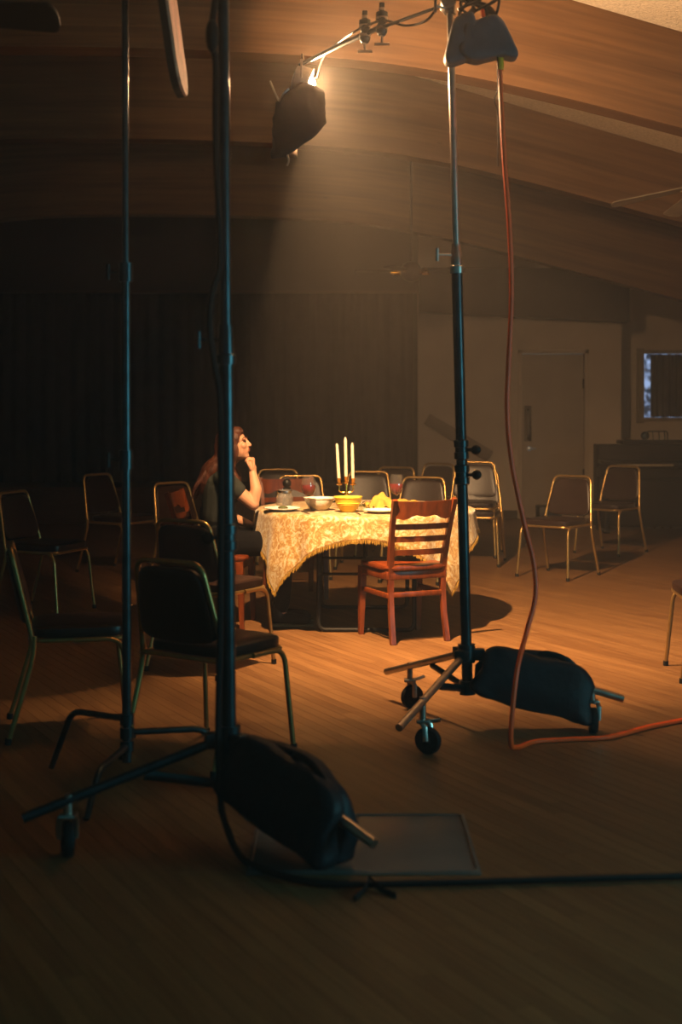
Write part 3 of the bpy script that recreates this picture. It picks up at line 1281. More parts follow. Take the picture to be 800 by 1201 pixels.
def wine_glass(x, y, label):
    t = thing('wine_glass', label, 'glass', (x, y, TT), group='wine glasses on the table')
    bm = B()
    lathe(bm, [(0.036, 0), (0.036, 0.003), (0.012, 0.007), (0.0045, 0.014), (0.004, 0.085), (0.008, 0.095), (0.034, 0.115), (0.046, 0.145), (0.047, 0.165),
               (0.043, 0.20), (0.037, 0.232), (0.0355, 0.232), (0.0415, 0.20), (0.0455, 0.165), (0.0445, 0.145), (0.0325, 0.1165), (0.004, 0.099)], 32)
    obj('glass_body', bm, 'clear_glass', t)
    bm = B()
    lathe(bm, [(0.004, 0.0995), (0.0325, 0.117), (0.0444, 0.1455), (0.0452, 0.163), (0.0445, 0.172), (0.001, 0.172)], 32)
    obj('wine', bm, 'red_wine', t)


wine_glass(-0.205, 8.60, 'glass of red wine beside the jar and the white bowl')
wine_glass(0.355, 8.72, 'glass of red wine beside the yellow napkin')

jr = thing('glass_jar', 'squat clear glass jar of water near the woman', 'jar', (-0.37, 8.96, TT))
bm = B()
lathe(bm, [(0.05, 0), (0.056, 0.006), (0.057, 0.07), (0.05, 0.088), (0.042, 0.096), (0.043, 0.12), (0.039, 0.12), (0.038, 0.096), (0.046, 0.086), (0.053, 0.07), (0.052, 0.008), (0.002, 0.006)], 32)
obj('jar_body', bm, 'jar_glass', jr)
bm = B()
lathe(bm, [(0.0445, 0.1), (0.0465, 0.102), (0.0465, 0.113), (0.0445, 0.115)], 32, cap0=False, cap1=False)
obj('rim_band', bm, 'steel_cutlery', jr)
bm = B()
lathe(bm, [(0.05, 0.009), (0.0515, 0.012), (0.0515, 0.06), (0.002, 0.06)], 32)
obj('water', bm, 'clear_glass', jr)
pm = thing('pepper_mill', 'dark pepper mill standing behind the glass jar', 'mill', (-0.365, 9.2, TT))
bm = B()
lathe(bm, [(0.03, 0), (0.032, 0.02), (0.022, 0.06), (0.026, 0.1), (0.028, 0.115), (0.018, 0.122)], 20)
obj('body', bm, 'black_paint', pm)
bm = B()
lathe(bm, [(0.018, 0.122), (0.028, 0.135), (0.03, 0.155), (0.02, 0.172), (0.004, 0.178)], 20)
obj('cap', bm, 'black_paint', pm)

# candelabra
cd = thing('candelabra', 'brass three-arm candelabra behind the yellow bowl', 'candelabra', (0.035, 9.3, TT))
bm = B()
lathe(bm, [(0.055, 0), (0.056, 0.006), (0.03, 0.018), (0.012, 0.03), (0.014, 0.05), (0.009, 0.06), (0.012, 0.075), (0.009, 0.09), (0.008, 0.14), (0.014, 0.146)], 24)
obj('stem', bm, 'brass', cd)
for s in (-1, 1):
    bm = B()
    tube(bm, spline([(0, 0, 0.085), (s * 0.02, 0, 0.078), (s * 0.046, 0, 0.09), (s * 0.047, 0, 0.13)], 6), 0.005)
    obj('arm', bm, 'brass', cd)
for k, (x, y, dz) in enumerate(((-0.047, 0.0, 0), (0.0, 0.0, 0.012), (0.047, 0.0, 0))):
    bm = B()
    lathe(bm, [(0.006, 0.125), (0.024, 0.132), (0.025, 0.136), (0.012, 0.139), (0.014, 0.168), (0.0165, 0.172), (0.0165, 0.176), (0.0125, 0.176)], 20, (x, y, dz))
    obj('candle_cup', bm, 'brass', cd)
for k, (x, hgt, lean, lab) in enumerate(((-0.047, 0.27, -0.06, 'leaning cream taper candle in the outer candelabra cup beside the white bowl'),
                                         (0.0, 0.30, -0.018, 'tall cream taper candle in the middle candelabra cup'),
                                         (0.047, 0.275, -0.02, 'cream taper candle in the candelabra cup beside the greenery'))):
    ca = thing('taper_candle', lab, 'candle', (0.035 + x, 9.3, TT + 0.142 + (0.012 if k == 1 else 0)), group='taper candles', rot=(0, lean, 0))
    bm = B()
    lathe(bm, [(0.0115, 0), (0.011, hgt * 0.5), (0.0098, hgt * 0.93), (0.006, hgt)], 16)
    obj('wax', bm, 'cream_wax', ca)
    bm = B()
    tube(bm, [(0, 0, hgt - 0.002), (0.001, 0, hgt + 0.007), (0.004, 0, hgt + 0.013)], 0.0012, 5)
    obj('wick', bm, 'rubber', ca)

# napkin, bread, greenery
bm = B()
vs = []
n = 16
rr = random.Random(11)
g = [[None] * (n + 1) for _ in range(n + 1)]
for i in range(n + 1):
    for j in range(n + 1):
        u, v = i / n - 0.5, j / n - 0.5
        z = 0.012 + 0.085 * math.exp(-((u + 0.05) ** 2 + v * v) * 11) + 0.014 * math.sin(u * 15 + v * 6) + 0.012 * math.sin(v * 19 - u * 5)
        g[i][j] = bm.verts.new((u * 0.2, v * 0.2, max(0.003, z)))
for i in range(n):
    for j in range(n):
        bm.faces.new((g[i][j], g[i + 1][j], g[i + 1][j + 1], g[i][j + 1]))
o = obj('napkin', bm, 'yellow_napkin', auto=False)
o.location = (0.27, 8.88, TT)
o.rotation_euler = (0, 0, 0.4)
md = o.modifiers.new('thickness', 'SOLIDIFY')
md.thickness = 0.003
tag(o, 'crumpled yellow napkin beside the wine glass', 'napkin')
for k, (x, y, z, rx) in enumerate(((0.40, 8.98, 0.028, 0.3), (0.47, 8.88, 0.026, 1.2))):
    bm = B()
    ell(bm, (0, 0, 0), (0.05, 0.034, 0.03), e=0.9)
    o = obj('bread_roll', bm, 'bread')
    o.location = (x, y, TT + 0.029)
    o.rotation_euler = (0, 0, rx)
    tag(o, ('golden bread roll lying close to the napkin', 'golden bread roll lying apart from the napkin near the table edge')[k], 'bread', 'bread rolls by the napkin')


def garland(x, y, label, sd, nleaf=16, w=0.09):
    t = thing('greenery_sprig', label, 'greenery', (x, y, TT), group='greenery around the candelabra')
    r = random.Random(sd)
    bm = B()
    tube(bm, spline([(-w, 0, 0.006), (-w * 0.3, 0.012, 0.02), (w * 0.4, -0.01, 0.018), (w, 0.005, 0.006)], 5), 0.0025, 6)
    obj('stem', bm, 'leaf', t)
    for k in range(nleaf):
        bm = B()
        L, W = r.uniform(0.03, 0.045), r.uniform(0.008, 0.012)
        pr = [(0, 0, 0), (L * 0.4, W, 0.003), (L, 0, 0), (L * 0.4, -W, 0.003), (L * 0.45, 0, -0.003)]
        vv = [bm.verts.new(p) for p in pr]
        bm.faces.new((vv[0], vv[4], vv[1]))
        bm.faces.new((vv[1], vv[4], vv[2]))
        bm.faces.new((vv[2], vv[4], vv[3]))
        bm.faces.new((vv[3], vv[4], vv[0]))
        bmesh.ops.transform(bm, matrix=Matrix.Translation((-w + 2 * w * k / nleaf, 0, 0.02)) @ Euler((r.uniform(-.5, .5), r.uniform(-0.9, -0.1), r.uniform(0, 2 * PI))).to_matrix().to_4x4(), verts=bm.verts[:])
        obj('leaf', bm, 'leaf', t, False)


garland(0.10, 8.86, 'green leafy sprig lying beside the yellow bowl', 1)
garland(0.06, 9.1, 'green leafy sprig lying at the foot of the candelabra', 2)
garland(0.30, 9.15, 'green leafy sprig lying behind the yellow napkin', 3)
fl = thing('pink_flower', 'small pale pink blossom between the two bowls', 'flower', (-0.025, 8.95, TT))
for k in range(6):
    bm = B()
    a = k * PI / 3
    ell(bm, (0.014 * math.cos(a), 0.014 * math.sin(a), 0.055), (0.012, 0.012, 0.006), rot=(0, -0.5, a), u=8, v=6)
    obj('petal', bm, 'pink_petal', fl)
bm = B()
tube(bm, [(0.02, 0, 0.002), (0.005, 0, 0.03), (0, 0, 0.055)], 0.003, 6)
obj('stem', bm, 'leaf', fl)

for (x, y, a, lab) in ((0.11, 8.44, 0.1, 'steel fork lying beside the plate at the table edge'), (-0.22, 8.52, 0.3, 'steel fork lying near the stem of the wine glass')):
    t = thing('fork', lab, 'fork', (x, y, TT), a)
    bm = B()
    box(bm, (0, -0.03, 0.004), (0.01, 0.11, 0.003), bev=0.001)
    obj('handle', bm, 'steel_cutlery', t)
    for k in range(3):
        bm = B()
        box(bm, (-0.007 + 0.007 * k, 0.055, 0.004), (0.003, 0.065, 0.002))
        obj('tine', bm, 'steel_cutlery', t, False)


# ------------------------------------------------------------------ the seated woman
def fused(name, build, m, parent, voxel, smooth=6, factor=0.5):
    """Closed lumps fused into one continuous surface."""
    bm = B()
    build(bm)
    bmesh.ops.recalc_face_normals(bm, faces=bm.faces[:])
    me = bpy.data.meshes.new(name + '_raw')
    bm.to_mesh(me)
    bm.free()
    tmp = bpy.data.objects.new(name + '_raw', me)
    COL.objects.link(tmp)
    r = tmp.modifiers.new('r', 'REMESH')
    r.mode = 'VOXEL'
    r.voxel_size = voxel
    s = tmp.modifiers.new('s', 'SMOOTH')
    s.iterations = smooth
    s.factor = factor
    dg = bpy.context.evaluated_depsgraph_get()
    dg.update()
    me2 = bpy.data.meshes.new_from_object(tmp.evaluated_get(dg))
    me2.name = name
    bpy.data.objects.remove(tmp)
    bpy.data.meshes.remove(me)
    me2.materials.clear()
    me2.materials.append(MATS[m])
    me2.polygons.foreach_set('use_smooth', [True] * len(me2.polygons))
    o = bpy.data.objects.new(name, me2)
    COL.objects.link(o)
    if parent is not None:
        o.parent = parent
    return o


# local axes: +x forward (to the table), -y her right side (to the camera), z up
SH_R, EL_R, WR_R = (0.035, -0.165, 0.945), (0.215, -0.155, 0.79), (0.208, -0.098, 0.99)
SH_L, EL_L, WR_L = (0.03, 0.165, 0.95), (0.0, 0.215, 0.70), (0.19, 0.11, 0.63)
HC = Vector((0.085, -0.005, 1.165))
HM = Matrix.Translation(HC) @ Euler((0, math.radians(-12), math.radians(-10))).to_matrix().to_4x4()


def hp(p):
    return HM @ Vector(p)


def head_ell(bm, c, r, rot=None, u=18, v=12):
    ell(bm, c, r, rot=rot, u=u, v=v, M=HM)


def body_build(bm):
    # trunk
    capsule(bm, (0, 0, 0.55), (-0.02, 0, 0.72), 0.115, 0.105)
    capsule(bm, (-0.02, -0.05, 0.72), (-0.01, -0.06, 0.9), 0.09, 0.095)
    capsule(bm, (-0.02, 0.05, 0.72), (-0.01, 0.06, 0.9), 0.09, 0.095)
    capsule(bm, (0.02, -0.14, 0.95), (0.02, 0.14, 0.95), 0.052, 0.052)
    capsule(bm, (0.02, 0, 0.95), (0.055, -0.002, 1.1), 0.052, 0.047)
    # legs
    for s in (-1, 1):
        capsule(bm, (0.0, s * 0.09, 0.53), (0.4, s * 0.09, 0.525), 0.083, 0.058)
        capsule(bm, (0.4, s * 0.09, 0.525), (0.39, s * 0.09, 0.1), 0.055, 0.036)
        capsule(bm, (0.385, s * 0.09, 0.06), (0.52, s * 0.095, 0.045), 0.035, 0.025)
    # right arm: elbow on the table, hand under the chin
    capsule(bm, SH_R, EL_R, 0.05, 0.039)
    capsule(bm, EL_R, (0.232, -0.138, 0.88), 0.037, 0.038)
    capsule(bm, (0.232, -0.138, 0.88), WR_R, 0.038, 0.025)
    hand_r(bm)
    # left arm: hand in the lap
    capsule(bm, SH_L, EL_L, 0.05, 0.039)
    capsule(bm, EL_L, WR_L, 0.038, 0.025)
    hand_l(bm)
    # head: skull, jaw, chin, nose, brow, lips, cheek, ears
    head_ell(bm, (-0.012, 0, 0.02), (0.09, 0.072, 0.088))
    head_ell(bm, (0.03, 0, -0.03), (0.058, 0.056, 0.075))
    head_ell(bm, (0.055, 0, -0.083), (0.026, 0.028, 0.022))
    head_ell(bm, (0.025, 0, -0.062), (0.05, 0.048, 0.038))
    capsule(bm, hp((0.082, 0, 0.015)), hp((0.099, 0, -0.022)), 0.008, 0.0125, 10)
    for s in (-1, 1):
        head_ell(bm, (0.088, s * 0.010, -0.026), (0.010, 0.008, 0.007), u=8, v=6)
        head_ell(bm, (0.062, s * 0.034, -0.02), (0.022, 0.02, 0.022))
        head_ell(bm, (-0.012, s * 0.072, -0.005), (0.018, 0.010, 0.03), u=10, v=8)
        head_ell(bm, (0.075, s * 0.026, 0.024), (0.012, 0.022, 0.010), u=10, v=8)
    head_ell(bm, (0.083, 0, -0.046), (0.010, 0.022, 0.0065), u=10, v=8)
    head_ell(bm, (0.081, 0, -0.058), (0.010, 0.019, 0.0065), u=10, v=8)


def hand_r(bm):
    # palm rises from the wrist, knuckles at the top, fingers fold back towards the chin
    W = Vector(WR_R)
    P = W + Vector((-0.003, 0.01, 0.05))
    capsule(bm, W, W + Vector((0.0, 0.006, 0.03)), 0.024, 0.026)
    for k in range(4):
        q = (k - 1.5) * 0.0175
        base = W + Vector((0.0, 0.008, 0.03)) + Vector((0.004, q * 0.8, 0))
        kn = W + Vector((0.004, 0.012 + q, (0.082, 0.088, 0.085, 0.076)[k]))
        L1, L2 = ((0.034, 0.024), (0.038, 0.026), (0.036, 0.025), (0.028, 0.02))[k]
        m1 = kn + Vector((-L1 * 0.95, 0.004, 0.004))
        m2 = m1 + Vector((-L2 * 0.55, 0.002, -L2 * 0.85))
        m3 = m2 + Vector((0.010, 0, -0.016))
        capsule(bm, base, kn, 0.0125, 0.0105, 8)
        capsule(bm, kn, m1, 0.0102, 0.0092, 8)
        capsule(bm, m1, m2, 0.0092, 0.0084, 8)
        capsule(bm, m2, m3, 0.0084, 0.0074, 8)
    ell(bm, W + Vector((-0.012, 0.008, 0.058)), (0.020, 0.030, 0.026), u=12, v=8)
    t0 = W + Vector((-0.008, -0.016, 0.020))
    t1 = t0 + Vector((-0.016, -0.014, 0.030))
    t2 = t1 + Vector((-0.012, 0.002, 0.030))
    capsule(bm, t0, t1, 0.0125, 0.0105, 8)
    capsule(bm, t1, t2, 0.0105, 0.0085, 8)


def hand_l(bm):
    W = Vector(WR_L)
    capsule(bm, W, W + Vector((0.045, -0.012, -0.008)), 0.023, 0.024)
    for k in range(4):
        q = (k - 1.5) * 0.0185
        base = W + Vector((0.04, -0.012, -0.008)) + Vector((q * 0.3, q, 0))
        d = Vector((0.95, -0.25, -0.05)).normalized()
        kn = base + d * 0.04
        L = (0.032, 0.038, 0.036, 0.028)[k]
        m1 = kn + (d + Vector((0, 0, -0.25))).normalized() * L
        m2 = m1 + (d + Vector((0, 0, -0.6))).normalized() * L * 0.7
        capsule(bm, base, kn, 0.0115, 0.0102, 8)
        capsule(bm, kn, m1, 0.0098, 0.009, 8)
        capsule(bm, m1, m2, 0.009, 0.0076, 8)
    t0 = W + Vector((0.02, -0.022, -0.002))
    t1 = t0 + Vector((0.03, -0.026, 0.0))
    t2 = t1 + Vector((0.026, -0.008, -0.006))
    capsule(bm, t0, t1, 0.012, 0.0105, 8)
    capsule(bm, t1, t2, 0.0105, 0.0085, 8)


woman = fused('person', body_build, 'skin', None, 0.0045, 5, 0.5)
woman.location = (-0.775, 8.85, 0)
tag(woman, 'woman in a grey T-shirt sitting at the table, chin on her hand', 'person')


def shirt_build(bm):
    capsule(bm, (0, 0, 0.545), (-0.025, 0, 0.72), 0.132, 0.118)
    capsule(bm, (-0.025, -0.05, 0.72), (-0.01, -0.062, 0.9), 0.102, 0.106)
    capsule(bm, (-0.025, 0.05, 0.72), (-0.01, 0.062, 0.9), 0.102, 0.106)
    ell(bm, (0.07, -0.065, 0.845), (0.062, 0.06, 0.06))
    ell(bm, (0.07, 0.065, 0.845), (0.062, 0.06, 0.06))
    capsule(bm, (0.018, -0.14, 0.95), (0.018, 0.14, 0.95), 0.062, 0.062)
    capsule(bm, (0.018, -0.03, 0.99), (0.018, 0.03, 0.99), 0.055, 0.055)
    for S, E in ((SH_R, EL_R), (SH_L, EL_L)):
        S, E = Vector(S), Vector(E)
        capsule(bm, S, S + (E - S) * 0.42, 0.063, 0.060)


fused('t_shirt', shirt_build, 'shirt_cloth', woman, 0.008, 5, 0.5)


def trouser_build(bm):
    capsule(bm, (0.0, -0.07, 0.545), (0.0, 0.07, 0.545), 0.118, 0.118)
    for s in (-1, 1):
        capsule(bm, (0.02, s * 0.09, 0.535), (0.41, s * 0.09, 0.53), 0.095, 0.072)
        capsule(bm, (0.41, s * 0.09, 0.525), (0.39, s * 0.09, 0.13), 0.068, 0.052)


fused('trousers', trouser_build, 'trouser_cloth', woman, 0.010, 6, 0.5)
for s in (-1, 1):
    def shoe_build(bm):
        capsule(bm, (0.37, s * 0.09, 0.075), (0.37, s * 0.09, 0.12), 0.045, 0.043)
        capsule(bm, (0.36, s * 0.09, 0.055), (0.53, s * 0.097, 0.045), 0.040, 0.036)
        ell(bm, (0.5, s * 0.097, 0.04), (0.085, 0.045, 0.03))
    sh = fused('shoe', shoe_build, 'shoe_black', woman, 0.006, 5, 0.5)
    bm = B()
    vs = ell(bm, (0.455, s * 0.095, 0.012), (0.145, 0.047, 0.012), e=0.55, u=24, v=8)
    obj('sole', bm, 'shoe_sole', sh)


def hair_build(bm):
    head_ell(bm, (-0.026, 0, 0.032), (0.098, 0.085, 0.092))
    head_ell(bm, (0.02, 0, 0.075), (0.055, 0.06, 0.042))
    # side curtains, leaving the face free
    for s in (-1, 1):
        pts = [hp((0.0, s * 0.074, 0.03)), hp((0.008, s * 0.082, -0.05)), Vector((0.055, s * 0.09, 1.03)), Vector((0.09, s * 0.10, 0.95)), Vector((0.115, s * 0.09, 0.885))]
        tube(bm, spline(pts, 6), [0.03] * 12 + [0.034] * 8 + [0.024, 0.022, 0.018, 0.012, 0.006], 10)
        pts = [hp((-0.05, s * 0.06, 0.0)), hp((-0.06, s * 0.07, -0.08)), Vector((-0.05, s * 0.08, 1.0)), Vector((-0.09, s * 0.085, 0.93)), Vector((-0.125, s * 0.08, 0.85))]
        tube(bm, spline(pts, 6), [0.045] * 14 + [0.042] * 6 + [0.034, 0.03, 0.024, 0.018, 0.008], 10)
    pts = [hp((-0.08, 0, 0.02)), hp((-0.105, 0, -0.07)), Vector((-0.075, 0, 1.0)), Vector((-0.115, 0, 0.92)), Vector((-0.165, 0.01, 0.84))]
    tube(bm, spline(pts, 6), [0.055] * 14 + [0.05] * 6 + [0.04, 0.034, 0.026, 0.018, 0.008], 12)
    # a few loose locks
    r = random.Random(4)
    for k in range(9):
        y = -0.1 + 0.025 * k
        pts = [Vector((-0.06, y * 0.6, 1.05)), Vector((-0.09 + r.uniform(-.02, .01), y, 0.97)), Vector((-0.14 + r.uniform(-.02, .02), y * 1.1, 0.90)), Vector((-0.175 + r.uniform(-.03, .02), y * 1.15, 0.83 + r.uniform(-.03, .03)))]
        tube(bm, spline(pts, 5), [0.02] * 6 + [0.017] * 5 + [0.013, 0.01, 0.008, 0.006, 0.004], 8)


fused('hair', hair_build, 'hair', woman, 0.005, 3, 0.5)
for s in (-1, 1):
    bm = B()
    ell(bm, (0.081, s * 0.029, 0.008), (0.0065, 0.010, 0.0065), u=10, v=8, M=HM)
    obj('eye', bm, 'eye_dark', woman)
    bm = B()
    tube(bm, [hp((0.0865, s * 0.014, 0.028)), hp((0.086, s * 0.03, 0.033)), hp((0.072, s * 0.045, 0.028))], 0.003, 6)
    obj('eyebrow', bm, 'hair', woman)
bm = B()
ell(bm, (0.089, 0, -0.0465), (0.006, 0.019, 0.004), u=10, v=6, M=HM)
ell(bm, (0.087, 0, -0.0565), (0.006, 0.016, 0.0045), u=10, v=6, M=HM)
obj('mouth', bm, 'lip', woman)


# ------------------------------------------------------------------ rolling stands
def caster(parent, at, top, ang, r=0.056):
    """Wheel standing on the floor at (x,y) and its fork up to the leg, as sub-parts of the leg."""
    x, y = at
    d = Vector((math.cos(ang), math.sin(ang), 0))
    n = Vector((-d.y, d.x, 0))
    bm = B()
    c = Vector((x, y, r))
    q = Matrix.Translation(c) @ Matrix((( d.x, 0, n.x, 0), (d.y, 0, n.y, 0), (0, -1, 0, 0), (0, 0, 0, 1)))
    lathe(bm, [(r * 0.62, -0.016), (r * 0.93, -0.016), (r, -0.009), (r, 0.009), (r * 0.93, 0.016), (r * 0.62, 0.016)], 28, M=q)
    lathe(bm, [(0.012, -0.02), (r * 0.6, -0.008), (r * 0.6, 0.008), (0.012, 0.02)], 20, M=q)
    obj('wheel', bm, 'rubber', parent)
    bm = B()
    tp = Vector(top)
    mid = Vector((tp.x, tp.y, 2 * r + 0.022))
    for s in (-1, 1):
        tube(bm, [c + n * (0.024 * s), c + n * (0.026 * s) + Vector((0, 0, r * 0.9)) + (mid - c) * 0.1, mid + n * (0.02 * s)], 0.011, 6, flat=0.4)
    box(bm, mid, (0.055, 0.055, 0.014), bev=0.004)
    cyl(bm, mid, tp + Vector((0, 0, 0.02)), 0.014)
    # brake tab
    tube(bm, [mid - d * 0.01, mid + d * 0.05 + Vector((0, 0, 0.004)), mid + d * 0.08 + Vector((0, 0, 0.012))], 0.008, 6, flat=0.5)
    obj('caster_fork', bm, 'worn_chrome', parent)


def t_handle(parent, at, dirv, name='t_handle', L=0.06, m='worn_chrome'):
    at, d = Vector(at), Vector(dirv).normalized()
    bm = B()
    cyl(bm, at, at + d * L, 0.006)
    cyl(bm, at + d * L + Vector((0, 0, -0.028)), at + d * L + Vector((0, 0, 0.028)), 0.007)
    obj(name, bm, m, parent)


def rolling_stand(label, base, lean, ends, wheels, z_col, ztop, low_m, up_m, collars, r0=0.024, r1=0.015, leg_m=('worn_chrome',) * 3):
    """base = (x,y) of the hub, lean = shift in x per metre of height."""
    t = thing('rolling_stand', label, 'light stand', (base[0], base[1], 0))
    bx, by = base

    def ax(z):
        return Vector((lean * (z - 0.32), 0, z))
    bm = B()
    cyl(bm, ax(0.20), ax(z_col), r0, n=20)
    obj('lower_column', bm, low_m, t)
    bm = B()
    cyl(bm, ax(z_col - 0.05), ax(ztop), r1, n=16)
    obj('riser', bm, up_m, t)
    bm = B()
    tube(bm, [ax(z_col - 0.03), ax(z_col), ax(z_col + 0.005), ax(z_col + 0.07), ax(z_col + 0.075), ax(z_col + 0.10)], [r0 + 0.008, r0 + 0.008, r0 + 0.002, r0, r1 + 0.006, r1 + 0.005], 16)
    obj('riser_clamp', bm, up_m, t)
    t_handle(t, ax(z_col + 0.05), (-1, -0.3, 0), L=0.09, m=up_m)
    for (z, s) in collars:
        bm = B()
        tube(bm, [ax(z - 0.045), ax(z - 0.04), ax(z - 0.012), ax(z - 0.01), ax(z + 0.01), ax(z + 0.012), ax(z + 0.04), ax(z + 0.045)],
             [r0 + 0.002, r0 + 0.009, r0 + 0.009, r0 + 0.004, r0 + 0.004, r0 + 0.009, r0 + 0.009, r0 + 0.002], 16)
        obj('collar', bm, 'black_metal', t)
        bm = B()
        d = Vector((s, -0.35, 0)).normalized()
        cyl(bm, ax(z) + d * r0, ax(z) + d * (r0 + 0.03), 0.008)
        ell(bm, ax(z) + d * (r0 + 0.042), (0.022, 0.016, 0.022), u=10, v=8)
        obj('knob', bm, 'black_paint', t)
    bm = B()
    cyl(bm, ax(0.30), ax(0.38), r0 + 0.014, n=16)
    obj('upper_hub', bm, low_m, t)
    bm = B()
    cyl(bm, ax(0.16), ax(0.22), r0 + 0.012, n=16)
    obj('lower_hub', bm, low_m, t)
    for (e, w, lm) in zip(ends, wheels, leg_m):
        E = Vector((e[0] - bx, e[1] - by, e[2]))
        A = ax(0.335)
        d = (E - A)
        dh = Vector((d.x, d.y, 0)).normalized()
        bm = B()
        tube(bm, [A + dh * 0.03, E], 0.0165, 12)
        leg = obj('leg', bm, lm, t)
        wx, wy = w[0] - bx, w[1] - by
        # point of the leg right above the caster stem
        f = min(0.9, max(0.5, (Vector((wx, wy, 0)).dot(dh) + 0.0) / Vector((d.x, d.y, 0)).length))
        tp = A + d * f
        caster(leg, (wx, wy), tp, math.atan2(wy - tp.y, wx - tp.x) if (Vector((wx - tp.x, wy - tp.y)).length > 0.01) else 0.3)
        bm = B()
        m = A + d * 0.42
        tube(bm, [ax(0.19) + dh * 0.03, m + Vector((0, 0, -0.012))], 0.016, 6, flat=0.45)
        obj('brace', bm, low_m, t)
        bm = B()
        box(bm, A + dh * 0.05, (0.06, 0.05, 0.05), rot=(0, 0, math.atan2(dh.y, dh.x)), bev=0.006)
        obj('hinge_block', bm, low_m, t)
    return t


RS = (0.553, 6.0)
rs_lean = -0.0255
rolling_stand('tall rolling stand with chrome riser holding the boom lamp and hanging sandbag', RS, rs_lean,
              ((0.23, 5.42, 0.15), (0.22, 6.62, 0.135), (1.236, 5.97, 0.145)),
              ((0.357, 5.60), (0.335, 6.43), (1.10, 5.95)),
              2.04, 3.42, 'black_metal', 'worn_chrome', ((1.235, 1), (1.125, 1)))
LS = (-0.37, 4.5)
rolling_stand('dark rolling stand with a sandbag on its leg and a cable down its column', LS, -0.0078,
              ((-1.0, 4.28, 0.14), (0.10, 4.05, 0.134), (-0.31, 5.15, 0.14)),
              ((-0.87, 4.34), (-0.045, 4.22), (-0.33, 5.0)),
              1.60, 3.3, 'black_metal', 'black_metal', ((1.0, -1),), r0=0.025, r1=0.019, leg_m=('black_metal', 'worn_chrome', 'black_metal'))

# thin C-stand
cs = thing('c_stand', 'thin black light stand with bent legs, standing behind the dark rolling stand', 'light stand', (-0.80, 5.1, 0))
bm = B()
cyl(bm, (0, 0, 0.1), (-0.005, 0, 1.93), 0.0175, n=16)
obj('lower_column', bm, 'black_metal', cs)
bm = B()
cyl(bm, (-0.005, 0, 1.88), (-0.009, 0, 3.3), 0.0125, n=14)
obj('riser', bm, 'black_metal', cs)
for z in (1.23, 1.93):
    bm = B()
    cyl(bm, (-0.004, 0, z - 0.035), (-0.004, 0, z + 0.035), 0.026)
    obj('collar', bm, 'black_metal', cs)
    t_handle(cs, (-0.02, 0, z), (-1, -0.3, 0), L=0.05, m='black_paint')
for k, (ang, z0) in enumerate(((2.50, 0.26), (0.35, 0.21), (-1.75, 0.16))):
    d = Vector((math.cos(ang), math.sin(ang), 0))
    bm = B()
    cyl(bm, (0, 0, z0 - 0.02), (0, 0, z0 + 0.02), 0.027)
    tube(bm, bend([d * 0.015 + Vector((0, 0, z0)), d * 0.30 + Vector((0, 0, z0 - 0.01)), d * 0.42 + Vector((0, 0, 0.012))], 0.05), 0.0125, 10)
    obj('leg', bm, 'black_metal', cs)
bm = B()
cyl(bm, (-0.009, -0.025, 3.1), (-0.009, 0.06, 3.1), 0.034)
obj('grip_head', bm, 'black_metal', cs)
bm = B()
cyl(bm, (-0.03, 0.04, 3.1), (0.24, 0.40, 3.13), 0.008)
obj('grip_arm', bm, 'worn_chrome', cs)
# hanging board, edge-on: pale face towards the lamp, dark rim towards the camera
hb = thing('hanging_board', 'narrow hanging board with pinkish face and black edge, clipped to the thin stand arm', 'board', (-0.605, 5.02, 2.62), rot=(0, math.radians(-8), 0))


def rounded_panel(bm, x0, x1, depth, height, rad):
    out = []
    for cy, cz, a0 in ((depth - rad, rad, -PI / 2), (depth - 0.02, height - 0.02, 0), (0.02, height - 0.02, PI / 2), (rad * 0.6, rad * 0.6, PI)):
        rr = rad if (cz == rad) else (0.02 if cz > rad else rad * 0.6)
        for k in range(7):
            a = a0 + PI / 2 * k / 6
            out.append((cy + rr * math.cos(a), cz + rr * math.sin(a)))
    a = [bm.verts.new((x0, y, z)) for y, z in out]
    b2 = [bm.verts.new((x1, y, z)) for y, z in out]
    bm.faces.new(a)
    bm.faces.new(b2[::-1])
    for i in range(len(a)):
        bm.faces.new((a[i], b2[i], b2[(i + 1) % len(a)], a[(i + 1) % len(a)]))


bm = B()
rounded_panel(bm, 0.002, 0.012, 0.40, 0.52, 0.2)
obj('pale_face', bm, 'board_face', hb, False)
bm = B()
rounded_panel(bm, -0.026, 0.001, 0.42, 0.54, 0.2)
ob = obj('black_backing', bm, 'duvetyne', hb, False)


